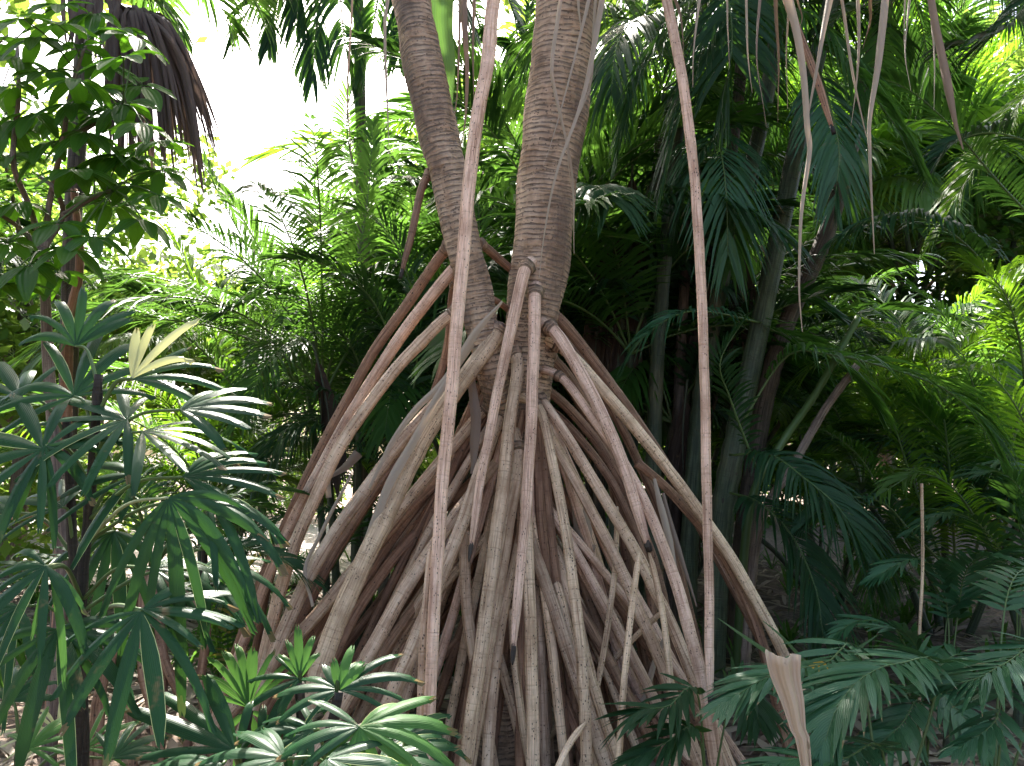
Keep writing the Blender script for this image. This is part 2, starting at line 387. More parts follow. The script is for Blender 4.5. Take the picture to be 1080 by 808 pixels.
def root_fn(seed, amp=.05):
    def fn(r, a, V, t):
        return r*(1 + amp*noise.noise(Vector((math.cos(a)*1.2+seed, math.sin(a)*1.2, V*3.0))) + .035*noise.noise(Vector((math.cos(a)*4, math.sin(a)*4+seed, V*9)))
                  + .22*max(0, noise.noise(Vector((seed, 3.1, V*9)))-.42) + .02*noise.noise(Vector((math.cos(a)*7, math.sin(a)*7+seed, V*26))))
    return fn
def straighten(W, k):
    # pull a path most of the way to its least-squares parabola: stilt roots are nearly straight props
    if len(W) < 4: return W
    T = [0.0]
    for i in range(1, len(W)): T.append(T[-1]+(W[i]-W[i-1]).length)
    T = [t/T[-1] for t in T]
    S = [sum(t**p for t in T) for p in range(5)]
    A = Matrix(((S[0],S[1],S[2]),(S[1],S[2],S[3]),(S[2],S[3],S[4]))).inverted()
    out = [Vector(w_) for w_ in W]
    for c in range(3):
        co = A @ Vector([sum(w_[c]*t**p for w_, t in zip(W, T)) for p in range(3)])
        for i, t in enumerate(T): out[i][c] = W[i][c]*(1-k) + k*(co[0]+co[1]*t+co[2]*t*t)
    return out
def add_root(pts, w0, w1, d0, d1, mat, tip=None, ext=True, power=.8, name='stilt_root', wiggle=.0022, seg=18, collar=True):
    W = straighten(px_path(pts, d0, d1, power), .75 if name == 'stilt_root' else .35)
    if ext and W[-1].z > 0:
        d = (W[-1]-W[-2]).normalized()
        d.z = min(d.z, -.5)
        k = 0
        while W[-1].z > -.04 and k < 10:
            st = min(.25, (W[-1].z+.06)/-d.z + .01)
            W.append(W[-1]+d*st); d = (d+Vector((0,0,-.03))).normalized(); k += 1
    Qc = W[0].copy(); near_d = 9
    if collar:
        ax = min(AXIS, key=lambda c: (c-W[0]).length); near_d = (ax-W[0]).length
        if near_d < .3: W.insert(0, W[0]-(W[1]-W[0]).normalized()*.03+(ax-W[0])*.40)
    C = catmull(W, 8)
    L = sum((C[i+1]-C[i]).length for i in range(len(C)-1))
    n = max(12, int(L/.024)); Q = resample(C, n); s = rnd(0, 50)
    for _ in range(16):
        Q = [Q[0]] + [Q[i]*.5 + (Q[i-1]+Q[i+1])*.25 for i in range(1, n)] + [Q[-1]]
    Q = resample(Q, n)
    for i in range(2, n-1):
        e = math.sin(math.pi*min(1, i/n*3))
        Q[i] = Q[i] + Vector((noise.noise(Vector((s, 0, i*.09))), noise.noise(Vector((s, 9, i*.09))), 0))*wiggle*2
    dm = (d0+d1)/2
    r = []
    for i in range(n+1):
        t = i/n; q = wpx(w0+(w1-w0)*t, dm)/2*(.80 if name == 'stilt_root' else .82)
        if tip: q *= 1-.45*max(0, 1-(1-t)*L/.16)**1.5
        if collar and i*L/n < .07: q *= 1 + .16*(1-i*L/n/.07)**2
        elif not collar and not tip and W[0].z < 2.6: q *= min(1, .35+i*L/n/.08)
        r.append(q)
    mb = MB(); mb.tube(Q, r, seg, rfn=root_fn(s)); o = mb.build(name, M[mat], pan)
    if collar and near_d < .26:
        mb = MB(); d = (Q[5]-Q[1]).normalized(); rr = r[3]; Qc = min(Q, key=lambda c: (c-Qc).length)
        mb.tube([Qc-d*.02, Qc-d*.004, Qc+d*.010, Qc+d*.022], [rr*1.5, rr*1.28, rr*1.15, rr*.96], 18, rfn=lambda r_, a, V, t_: r_*(1+.22*noise.noise(Vector((math.cos(a)*2.5+s, math.sin(a)*2.5, V*30))))); mb.build('root_collar', M['ptrunk'], o)
    if tip:
        d = (Q[-1]-Q[-3]).normalized(); mb = MB(); rr = r[-1]
        T = [Q[-1]-d*.01, Q[-1]+d*.012, Q[-1]+d*.035, Q[-1]+d*tip*.8, Q[-1]+d*tip]
        mb.tube(T, [rr*1.04, rr*1.08, rr*.95, rr*.62, rr*.2], 12, rfn=lambda r_, a, V, t_: r_*(1+.35*noise.noise(Vector((math.cos(a)*3+s, math.sin(a)*3, V*60)))))
        mb.build('root_tip', M['tip'], o)
    return o

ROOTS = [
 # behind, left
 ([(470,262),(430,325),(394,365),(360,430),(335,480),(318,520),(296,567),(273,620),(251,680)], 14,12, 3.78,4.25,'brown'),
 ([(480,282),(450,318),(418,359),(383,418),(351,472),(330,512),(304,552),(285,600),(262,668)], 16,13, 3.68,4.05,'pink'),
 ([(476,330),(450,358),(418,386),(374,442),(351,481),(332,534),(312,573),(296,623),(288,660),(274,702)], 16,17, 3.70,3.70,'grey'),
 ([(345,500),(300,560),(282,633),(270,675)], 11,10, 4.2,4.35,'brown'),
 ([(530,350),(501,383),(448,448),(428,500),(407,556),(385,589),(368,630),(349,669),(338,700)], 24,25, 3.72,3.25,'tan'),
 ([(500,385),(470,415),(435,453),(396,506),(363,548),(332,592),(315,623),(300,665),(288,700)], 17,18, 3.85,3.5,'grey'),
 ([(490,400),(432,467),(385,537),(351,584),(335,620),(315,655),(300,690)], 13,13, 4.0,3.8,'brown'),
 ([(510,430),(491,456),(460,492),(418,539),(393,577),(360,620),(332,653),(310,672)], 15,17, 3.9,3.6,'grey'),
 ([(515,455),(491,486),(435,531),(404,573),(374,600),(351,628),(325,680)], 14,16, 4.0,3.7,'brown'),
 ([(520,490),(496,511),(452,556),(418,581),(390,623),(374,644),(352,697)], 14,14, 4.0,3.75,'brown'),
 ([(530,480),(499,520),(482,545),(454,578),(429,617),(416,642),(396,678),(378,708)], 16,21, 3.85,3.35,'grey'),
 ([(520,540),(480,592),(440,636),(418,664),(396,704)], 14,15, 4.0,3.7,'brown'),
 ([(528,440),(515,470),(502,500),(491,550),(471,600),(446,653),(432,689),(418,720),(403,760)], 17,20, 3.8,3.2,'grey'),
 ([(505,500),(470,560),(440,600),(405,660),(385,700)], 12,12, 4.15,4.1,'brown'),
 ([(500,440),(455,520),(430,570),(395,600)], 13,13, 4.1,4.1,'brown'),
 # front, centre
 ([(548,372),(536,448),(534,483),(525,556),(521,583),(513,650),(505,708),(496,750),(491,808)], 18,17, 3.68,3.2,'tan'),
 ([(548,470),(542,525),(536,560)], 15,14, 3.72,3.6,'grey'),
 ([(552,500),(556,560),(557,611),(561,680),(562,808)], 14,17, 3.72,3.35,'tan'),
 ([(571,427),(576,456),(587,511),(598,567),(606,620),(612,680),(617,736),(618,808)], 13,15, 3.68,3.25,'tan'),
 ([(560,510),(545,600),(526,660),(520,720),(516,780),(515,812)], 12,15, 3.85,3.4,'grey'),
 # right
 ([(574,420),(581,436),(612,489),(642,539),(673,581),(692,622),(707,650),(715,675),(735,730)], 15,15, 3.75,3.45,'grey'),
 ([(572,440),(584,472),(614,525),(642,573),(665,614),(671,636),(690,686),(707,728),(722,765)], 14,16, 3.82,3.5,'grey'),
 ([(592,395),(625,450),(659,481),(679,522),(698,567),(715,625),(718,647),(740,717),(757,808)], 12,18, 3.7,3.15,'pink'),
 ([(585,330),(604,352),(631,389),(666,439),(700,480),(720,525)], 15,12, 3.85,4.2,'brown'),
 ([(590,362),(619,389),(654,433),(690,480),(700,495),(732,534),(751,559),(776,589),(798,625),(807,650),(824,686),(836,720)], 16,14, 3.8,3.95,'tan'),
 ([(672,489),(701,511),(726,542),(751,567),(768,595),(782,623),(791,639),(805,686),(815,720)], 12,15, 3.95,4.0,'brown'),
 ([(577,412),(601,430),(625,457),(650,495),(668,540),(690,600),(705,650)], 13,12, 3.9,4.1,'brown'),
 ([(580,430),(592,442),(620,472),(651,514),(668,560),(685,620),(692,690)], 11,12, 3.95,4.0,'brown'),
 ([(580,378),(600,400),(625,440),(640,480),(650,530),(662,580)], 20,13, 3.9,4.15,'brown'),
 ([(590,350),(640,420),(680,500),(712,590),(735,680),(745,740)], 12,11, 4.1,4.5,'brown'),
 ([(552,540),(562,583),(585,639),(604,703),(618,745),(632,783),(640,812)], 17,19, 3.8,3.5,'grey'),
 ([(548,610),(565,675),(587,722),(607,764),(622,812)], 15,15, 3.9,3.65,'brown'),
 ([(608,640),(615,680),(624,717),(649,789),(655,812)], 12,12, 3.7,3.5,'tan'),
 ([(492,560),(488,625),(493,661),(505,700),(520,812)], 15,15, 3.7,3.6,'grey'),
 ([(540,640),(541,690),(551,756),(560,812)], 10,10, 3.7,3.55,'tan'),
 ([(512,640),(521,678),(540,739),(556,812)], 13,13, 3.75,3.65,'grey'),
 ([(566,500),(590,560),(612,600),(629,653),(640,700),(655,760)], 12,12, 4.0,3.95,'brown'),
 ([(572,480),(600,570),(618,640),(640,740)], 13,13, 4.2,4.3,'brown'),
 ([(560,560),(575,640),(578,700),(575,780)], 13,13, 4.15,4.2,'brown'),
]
for r in ROOTS: add_root(*r)
add_root([(674,583),(663,680),(656,740),(653,800)], 8,9, 3.3,3.2,'tan', collar=False)
add_root([(651,534),(649,605),(637,680),(630,725)], 7,9, 3.75,3.6,'tan', collar=False)
add_root([(702,642),(680,660),(646,697),(625,722)], 7,8, 3.75,3.9,'tan', collar=False)
add_root([(683,583),(694,610),(702,660),(706,720),(712,790)], 8,9, 3.42,3.35,'tan', collar=False)
add_root([(618,762),(600,780),(588,812)], 9,8, 3.26,3.15,'tan', collar=False)
add_root([(455,575),(449,640),(446,700),(441,806)], 10,11, 3.1,3.0,'grey', collar=False)
# short free roots that end in dark tips
add_root([(553,280),(545,329),(527,403),(515,463),(507,497),(502,539),(498,575)], 18,10, 3.70,3.30,'pink', tip=.07, ext=False)
add_root([(565,306),(562,389),(560,483),(556,520),(552,567),(545,617),(543,682)], 19,11, 3.70,3.20,'pink', tip=.07, ext=False)
add_root([(584,345),(604,382),(631,430),(654,475),(668,520),(682,573)], 18,15, 3.72,3.40,'pink', tip=.04, ext=False)
add_root([(448,186),(440,220),(424,286)], 11,9, 3.72,3.6,'brown', tip=.03, ext=False, name='aerial_root')
add_root([(510,256),(522,270),(540,285)], 12,11, 3.72,3.9,'brown', ext=False, name='aerial_root')
add_root([(514,312),(528,320),(540,330)], 9,8, 3.70,3.9,'brown', ext=False, name='aerial_root')
add_root([(477,300),(474,360),(462,400),(450,440)], 11,10, 3.85,3.95,'brown', ext=False, name='aerial_root')
# long aerial roots that drop from the crown
add_root([(560,-300),(540,-120),(522,0),(516,72),(506,109),(497,155),(495,186),(489,260),(482,338),(476,418),(467,500),(463,556),(460,623),(456,680),(452,806)], 22,13, 3.55,2.95,'pink', name='aerial_root', collar=False, wiggle=.003)
add_root([(660,-200),(685,-80),(703,0),(722,86),(733,178),(738,280),(741,399),(744,550),(747,620),(749,694),(751,735)], 15,11, 3.5,3.05,'pink', name='aerial_root', tip=.06, ext=False, wiggle=.002, collar=False)
add_root([(790,-140),(829,0),(855,63),(877,134)], 12,9, 3.6,3.4,'brown', name='aerial_root', tip=.03, ext=False, collar=False)
# slimmer roots that fill the cone
random.seed(41)
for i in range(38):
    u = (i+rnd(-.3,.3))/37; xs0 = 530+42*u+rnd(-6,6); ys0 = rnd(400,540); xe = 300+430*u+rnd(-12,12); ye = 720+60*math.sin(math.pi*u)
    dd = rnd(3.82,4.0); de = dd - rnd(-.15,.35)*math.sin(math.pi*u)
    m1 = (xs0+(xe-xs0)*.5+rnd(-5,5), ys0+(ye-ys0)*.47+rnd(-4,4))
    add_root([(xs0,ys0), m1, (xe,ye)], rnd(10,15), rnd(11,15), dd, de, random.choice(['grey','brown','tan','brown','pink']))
random.seed(42)
# more roots at the back of the cone, all round the trunk
bx, by = at(545, 500, PD+.1).x, PD+.1
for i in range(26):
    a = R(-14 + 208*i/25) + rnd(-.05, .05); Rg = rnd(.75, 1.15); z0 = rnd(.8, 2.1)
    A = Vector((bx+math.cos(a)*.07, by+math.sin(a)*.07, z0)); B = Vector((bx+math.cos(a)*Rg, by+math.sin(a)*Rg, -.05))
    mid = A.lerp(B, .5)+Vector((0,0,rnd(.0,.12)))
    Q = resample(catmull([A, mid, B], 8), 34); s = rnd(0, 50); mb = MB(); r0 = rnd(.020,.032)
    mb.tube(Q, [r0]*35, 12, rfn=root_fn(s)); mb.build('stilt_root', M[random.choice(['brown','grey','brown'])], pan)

# ribbons: hanging dead strap leaves
def ribbon(P, ws, normal=Vector((0,-1,0)), crease=.25, twist=0.0, nseg=None, mb=None, ph=0.0):
    mb = mb or MB(); n = nseg or max(8, int(len(P)*1)); Q = resample(P, n); rows = []
    for i, q in enumerate(Q):
        t = (Q[min(n, i+1)]-Q[max(0, i-1)]).normalized()
        nn = normal - t*normal.dot(t); nn.normalize()
        nn = Matrix.Rotation(ph+twist*i/n, 3, t) @ nn
        s = t.cross(nn); w_ = lerp_list(ws, i/n)/2
        rows.append([q - s*w_, q - s*w_*.5 + nn*w_*crease*.6, q + nn*w_*crease*1.1, q + s*w_*.5 + nn*w_*crease*.6, q + s*w_])
    mb.strip(rows); return mb
def strap(pts, ws, d0, d1, mat='strap', up=True, twist=1.5, parent=None, name='dead_leaf', ph=0.0):
    W = px_path(pts, d0, d1)
    if up:
        v = (W[0]-W[1]).normalized()
        W = [W[0]+v*.35+Vector((rnd(-.05,.05),.1,.25)), W[0]+v*.2] + W
        ws = [ws[0]*1.15, ws[0]] + list(ws)
    C = catmull(W, 8); dm = (d0+d1)/2
    C = [c+Vector((noise.noise(Vector((i*.13, d0*7, pts[0][0]*.1))), noise.noise(Vector((i*.13, 4, pts[0][0]*.1))), 0))*.006 for i, c in enumerate(C)]
    mb = ribbon(C, [wpx(x*(.9 if up else .8), dm) for x in ws], crease=.55, twist=twist, nseg=len(C)*2, ph=ph)
    return mb.build(name, M[mat], parent or pan)
for s_ in [
 ([(591,0),(582,67),(586,97),(603,178),(606,268)], [6,6,5,5,2], 3.50,3.55,'strap'),
 ([(621,0),(599,89),(585,140),(573,175)], [6,5,4,1], 3.40,3.45,'strap'),
 ([(635,0),(618,93),(588,178),(575,240),(569,294)], [8,8,7,5,2], 3.45,3.52,'strap'),
 ([(626,30),(622,90),(600,150),(604,210)], [4,4,4,1], 3.5,3.52,'strap'),
 ([(610,0),(612,20),(613,44)], [9,7,1], 3.5,3.5,'strap'),
 ([(832,0),(844,56),(851,130),(853,167),(844,238),(843,300),(846,350)], [11,9,8,7,6,5,2], 3.3,3.3,'strap'),
 ([(875,0),(862,70),(853,123),(852,150)], [11,7,5,2], 3.35,3.3,'strap'),
 ([(933,0),(927,56),(918,123),(918,167),(923,268)], [9,9,6,4,2], 3.2,3.2,'strap'),
 ([(888,0),(899,74),(914,145)], [4,4,2], 3.4,3.4,'strap'),
 ([(983,0),(996,67),(1007,126),(1015,158)], [8,9,12,3], 3.1,3.1,'strap_dark'),
 ([(766,0),(768,35),(770,72)], [4,3,1], 3.4,3.4,'strap'),
 ([(738,0),(732,48),(731,92)], [5,4,2], 3.35,3.35,'strap'),
 ([(712,0),(718,20),(722,60)], [6,5,1], 3.45,3.45,'strap_dark'),
 ([(955,0),(954,48)], [4,1], 3.3,3.3,'strap'),
 ([(409,0),(406,30),(409,112),(411,171)], [7,7,6,1], 3.3,3.3,'strap'),
 ([(372,0),(367,93),(370,150),(374,208)], [4,5,4,1], 3.6,3.6,'strap_dark'),
 ([(489,0),(492,60),(492,122),(486,160)], [12,11,9,2], 3.9,3.9,'strap_dark'),
 ([(500,0),(499,60),(500,115)], [7,6,2], 3.95,3.95,'strap_dark'),
 ([(484,30),(483,95),(477,140)], [5,5,2], 4.0,3.95,'strap_dark'),
 ]: strap(*s_)
strap([(466,0),(466,30),(472,75),(476,112)], [30,30,24,2], 4.1,4.1,'strapgreen', name='leaf', twist=.2)
for i in range(9):
    x = rnd(770, 1075); l_ = rnd(25, 150); strap([(x,0),(x+rnd(-6,6),l_*.5),(x+rnd(-9,9),l_)], [rnd(3,5),rnd(2,4),1], rnd(3.2,3.6), rnd(3.2,3.6), random.choice(['strap','strap_dark']))
# dry straps caught among the roots
for s_ in [
 ([(530,318),(501,352),(470,400),(438,432),(412,469),(390,515)], [3,11,10,9,8,4], 3.45,3.55,'strap'),
 ([(500,362),(470,405),(440,458),(416,500),(396,545),(376,594)], [6,9,10,13,12,3], 3.5,3.4,'strap'),
 ([(690,505),(700,545),(706,570),(713,610),(724,650),(730,668)], [4,9,9,8,7,3], 3.7,3.6,'strap'),
 ([(700,520),(716,580),(734,640)], [4,7,2], 3.8,3.7,'strap_dark'),
 ([(497,400),(502,440),(500,480),(497,500)], [10,14,14,5], 3.72,3.65,'strap_dark'),
 ([(601,505),(612,540),(618,575),(628,580)], [4,20,24,14], 3.95,3.9,'strap'),
 ([(345,478),(344,500),(347,525)], [7,12,10], 4.1,4.1,'strap'),
 ([(378,478),(365,492),(345,505)], [14,10,4], 4.15,4.1,'strap_dark'),
 ([(330,640),(322,600),(340,560),(370,500)], [4,5,5,3], 3.5,3.6,'strap'),
 ([(703,672),(690,700),(676,745),(664,762),(650,766)], [6,7,8,6,2], 3.8,3.85,'strap'),
 ]: strap(*s_, up=False, twist=.5)

# crown above: branches and rosettes of strap leaves
def bez(a, b, c, n=10): return [a.lerp(b, i/n).lerp(b.lerp(c, i/n), i/n) for i in range(n+1)]
heads = []
for a, tgt in ((TRUNK_TOP, Vector((.4,3.0,5.9))), (TRUNK_TOP, Vector((1.5,3.2,5.5))), (TRUNK_TOP, Vector((1.6,4.6,5.8))), (LIMB_TOP, Vector((-1.5,3.6,5.7))), (LIMB_TOP, Vector((-.6,4.9,6.1)))):
    mid = a.lerp(tgt, .5)+Vector((0,0,-.12)); mb = MB(); B = resample(bez(a-Vector((0,0,.05)), mid, tgt), 60)
    mb.tube(B, [.105-.035*i/60 for i in range(61)], 20, rfn=ring_fn(seed=rnd(0,9))); mb.build('branch', M['ptrunk'], pan); heads.append(tgt)
for h in heads:
    mb = MB()
    for i in range(34):
        az = i*2.39996; el = R(75-80*(i/34)); L = rnd(.9,1.3)
        d = Vector((math.cos(az)*math.cos(el), math.sin(az)*math.cos(el), math.sin(el)))
        rows = []; Q = [h + d*(L*k/7) + Vector((0,0,-.42*L*(k/7)**2.4)) for k in range(8)]
        s = d.cross(Vector((0,0,1))).normalized()
        for k, q in enumerate(Q):
            wv = .035*[.9,1,1,.9,.8,.62,.4,.05][k]; rows.append([q-s*wv+Vector((0,0,wv*.5)), q, q+s*wv+Vector((0,0,wv*.5))])
        mb.strip(rows)
    mb.build('leaf_rosette', M['strapgreen'], pan)

# ------------------------------------------------------------------ palm fronds
UP = Vector((0,0,1))
def frond_into(mb, path, n, L, w_, bare=.15, vee=25, droop=.35, a0=68, a1=22, roll=0.0, m=0, st=4, jit=1.0, tipL=.38, miss=.0):
    """leaflets along a rachis path; material slot m"""
    C = resample(catmull(path, 10), 60)
    def pt(t):
        x = max(0, min(.9999, t))*60; k = int(x); return C[k].lerp(C[k+1], x-k)
    prof = [0.30,1,.95,.62,.03] if st == 4 else [0.35,1,.7,.04]
    gap0 = random.random(); gapw = rnd(0, .05)
    for i in range(n):
        s = (i+.5)/n
        if abs(s-gap0) < gapw: continue
        t = bare+(1-bare)*s
        p = pt(t); tan = (pt(min(1,t+.02))-pt(t-.02)).normalized()
        up = UP - tan*UP.dot(tan)
        if up.length < .15: up = Vector((0,-1,0)) - tan*(-tan.y)
        up.normalize()
        if roll: up = Matrix.Rotation(roll, 3, tan) @ up
        side = tan.cross(up)
        l_ = L*(tipL + (1-tipL)*math.sin(math.pi*min(1, (.18+.82*s))**1.15)**.8 if s < .999 else tipL)
        l_ *= (1 if s > .08 else .75)
        for sg in (-1, 1):
            if miss and random.random() < miss: continue
            a = R(a0+(a1-a0)*s + rnd(-5,5)*jit); ve = R(vee+rnd(-9,9)*jit)
            d = (tan*math.cos(a) + (side*sg*math.cos(ve)+up*math.sin(ve))*math.sin(a)).normalized()
            ll = l_*rnd(1-.10*jit, 1+.06*jit); dr = droop*rnd(.7,1.3)
            wd_ = (tan - d*tan.dot(d)); 
            if wd_.length < .05: wd_ = up
            wd_.normalize(); wd_ = Matrix.Rotation(rnd(-.5,.5)*jit, 3, d) @ wd_
            rows = []
            for k in range(st+1):
                x = k/st
                q = p + d*(ll*x) + Vector((0,0,-dr*ll*x*x*x**.3))
                h = wd_*(w_*.5*prof[k]); rows.append([q-h, q+h])
            mb.strip(rows, m=m)
def rachis_into(mb, path, r0, m=0, seg=6):
    C = resample(catmull(path, 8), 24)
    mb.tube(C, [r0*(1-.85*(i/24)**1.2) for i in range(25)], seg, m=m)
def frond(parent, path, n=46, L=.42, w=.026, mat='f_mid', rmat='petiole', r0=.010, name='frond', **kw):
    n = int(n*1.25) if L > .28 and 'st' not in kw else n
    mb = MB(); frond_into(mb, path, n, L, w, **kw); o = mb.build(name, M[mat], parent)
    mb = MB(); rachis_into(mb, path, r0); mb.build('rachis', M[rmat], o)
    return o
def arc_path(base, az, el, L, sag):
    h = Vector((math.cos(az), math.sin(az), 0)); P = []
    for k in range(7):
        x = k/6; e = el - sag*x
        P.append(e)
    out = [Vector(base)]; 
    for k in range(6):
        e = el - sag*((k+.5)/6)**1.15
        out.append(out[-1] + (h*math.cos(e)+UP*math.sin(e))*(L/6))
    return out
def kf(parent, pts, n=46, Lpx=60, wpx_=3.2, mat='f_mid', **kw):
    """frond traced along photograph points with their real distances"""
    P = [at(*p) for p in pts]; Y = sum(p[2] for p in pts)/len(pts)
    return frond(parent, P, n=n, L=Lpx*Y/F, w=wpx_*Y/F, mat=mat, r0=.0019*Y, **kw)
def cane(parent, pts, w0, w1, mat='stem', seg=12, name='stem', node=.16):
    W = [at(*p) if len(p) == 3 and not isinstance(p, Vector) else p for p in pts]
    Q = resample(catmull(W, 8), 70); Y = W[0].y; L = sum((Q[i+1]-Q[i]).length for i in range(70))
    def fn(r, a, V, t):
        x = (V/node) % 1.0; return r*(1 + .13*math.exp(-((x-.5)/.06)**2))
    mb = MB(); mb.tube(Q, [wpx(w0+(w1-w0)*i/70, Y)/2 for i in range(71)], seg, rfn=fn); return mb.build(name, M[mat], parent)
def ringed(parent, Q, r0, r1, mat, name='stem'):
    def fn(r, a, V, t):
        x = (V/.14) % 1.0; return r*(1 + .13*math.exp(-((x-.5)/.07)**2))
    Q = resample(Q, 40); mb = MB(); mb.tube(Q, [r0+(r1-r0)*i/40 for i in range(41)], 9, rfn=fn); return mb.build(name, M[mat], parent)
def auto_palm(root, base, stems, per, height, flen, L=.48, w=.025, mats=('f_mid','f_dark'), spread=.5, n=70, elr=(25,82), sagr=(50,95), azr=None, st=3, dead=.0):
    for i in range(stems):
        a = 2*math.pi*i/stems+rnd(-.4,.4); b = Vector((base[0]+math.cos(a)*.15, base[1]+math.sin(a)*.15, -.04))
        hh = height*rnd(.6,1.1); t = Vector((base[0]+math.cos(a)*spread*rnd(.5,1.2), base[1]+math.sin(a)*spread*rnd(.5,1.2), hh))
        mid = b.lerp(t, .5)+Vector((0,0,.1))
        ringed(root, catmull([b, mid, t], 8), .035, .022, random.choice(['stem','stem_brown','stem']))
        for k in range(per):
            az = rnd(0, 2*math.pi) if azr is None else R(rnd(*azr))
            dd = random.random() < dead
            frond(root, arc_path(t, az, R(rnd(*elr)) if not dead else R(rnd(-30,10)), flen*rnd(.75,1.15), R(rnd(*sagr))), n=n, L=L, w=w,
                  mat='f_dead' if dead else random.choice(mats), st=st, droop=rnd(.25,.6), vee=rnd(5,35))

# ---- left, middle distance: feather palm clump, dark against the light
PL = thing('feather_palm', at(340,700,6.2), 'dense dark feather palm clump directly behind the cone of stilt roots', 'palm'); PL.location.z = 0
Y = 6.0
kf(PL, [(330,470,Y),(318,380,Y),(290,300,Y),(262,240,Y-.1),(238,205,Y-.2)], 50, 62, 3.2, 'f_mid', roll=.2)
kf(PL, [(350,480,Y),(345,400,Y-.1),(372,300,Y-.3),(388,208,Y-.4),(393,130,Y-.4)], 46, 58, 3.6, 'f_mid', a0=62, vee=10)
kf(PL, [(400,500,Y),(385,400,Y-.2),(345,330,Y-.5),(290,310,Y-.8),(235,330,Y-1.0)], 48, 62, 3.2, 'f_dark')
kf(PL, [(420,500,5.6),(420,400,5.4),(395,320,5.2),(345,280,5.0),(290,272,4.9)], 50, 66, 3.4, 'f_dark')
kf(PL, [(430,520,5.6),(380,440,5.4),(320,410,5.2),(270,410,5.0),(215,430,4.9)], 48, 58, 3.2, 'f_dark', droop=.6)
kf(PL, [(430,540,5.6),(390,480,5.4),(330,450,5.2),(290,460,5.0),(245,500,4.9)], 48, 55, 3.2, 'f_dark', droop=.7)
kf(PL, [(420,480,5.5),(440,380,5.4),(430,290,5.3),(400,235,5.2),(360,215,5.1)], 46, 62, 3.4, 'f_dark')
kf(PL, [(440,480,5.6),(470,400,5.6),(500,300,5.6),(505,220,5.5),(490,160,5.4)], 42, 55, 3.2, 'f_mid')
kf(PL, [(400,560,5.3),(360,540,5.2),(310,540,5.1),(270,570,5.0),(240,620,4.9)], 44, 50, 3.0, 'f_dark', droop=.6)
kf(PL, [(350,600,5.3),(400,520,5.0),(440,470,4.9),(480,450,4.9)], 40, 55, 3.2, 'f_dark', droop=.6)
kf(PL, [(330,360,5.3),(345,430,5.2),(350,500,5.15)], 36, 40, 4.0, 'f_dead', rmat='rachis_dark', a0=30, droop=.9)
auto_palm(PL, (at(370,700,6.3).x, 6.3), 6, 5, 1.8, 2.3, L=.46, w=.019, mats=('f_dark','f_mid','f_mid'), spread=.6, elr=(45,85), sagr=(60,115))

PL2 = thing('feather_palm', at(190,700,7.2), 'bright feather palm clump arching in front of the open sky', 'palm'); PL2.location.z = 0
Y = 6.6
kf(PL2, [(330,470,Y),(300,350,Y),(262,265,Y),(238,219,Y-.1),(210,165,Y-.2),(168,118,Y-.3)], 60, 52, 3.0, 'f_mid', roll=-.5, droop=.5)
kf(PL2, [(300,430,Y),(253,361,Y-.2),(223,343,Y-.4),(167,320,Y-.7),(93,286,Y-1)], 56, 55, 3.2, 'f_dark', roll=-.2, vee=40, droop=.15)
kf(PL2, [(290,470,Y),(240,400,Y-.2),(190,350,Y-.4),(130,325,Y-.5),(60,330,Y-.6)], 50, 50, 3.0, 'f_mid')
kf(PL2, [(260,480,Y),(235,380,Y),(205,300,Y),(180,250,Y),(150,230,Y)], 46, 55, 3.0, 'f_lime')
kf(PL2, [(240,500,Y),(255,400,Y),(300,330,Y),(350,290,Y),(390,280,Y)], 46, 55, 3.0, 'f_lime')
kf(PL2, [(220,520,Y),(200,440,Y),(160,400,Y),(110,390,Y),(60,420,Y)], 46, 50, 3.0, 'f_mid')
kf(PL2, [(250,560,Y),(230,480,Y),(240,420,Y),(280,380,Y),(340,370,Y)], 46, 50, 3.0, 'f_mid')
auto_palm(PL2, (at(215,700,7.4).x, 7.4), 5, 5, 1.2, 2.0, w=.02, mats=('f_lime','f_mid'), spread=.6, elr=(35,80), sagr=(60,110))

# small yellow-green palm low at the left of the cone
PL3 = thing('feather_palm', at(235,720,5.4), 'small yellowing feather palm low beside the leftmost stilt roots', 'palm'); PL3.location.z = 0
for pts_, mt in (([(235,730),(225,660),(200,620),(160,610)],'f_lime'), ([(240,730),(250,650),(262,600),(285,580)],'f_yellow'), ([(232,735),(215,690),(185,675),(150,690)],'f_mid'),
                 ([(238,735),(240,660),(228,600),(205,560)],'f_lime'), ([(240,735),(262,680),(285,660),(300,670)],'f_mid'), ([(236,735),(232,650),(242,590),(240,540)],'f_mid')):
    kf(PL3, [(a, b, 5.4) for a, b in pts_], 30, 38, 3.2, mt)
ringed(PL3, [at(236,745,5.4), at(237,722,5.4)], .03, .025, 'stem')

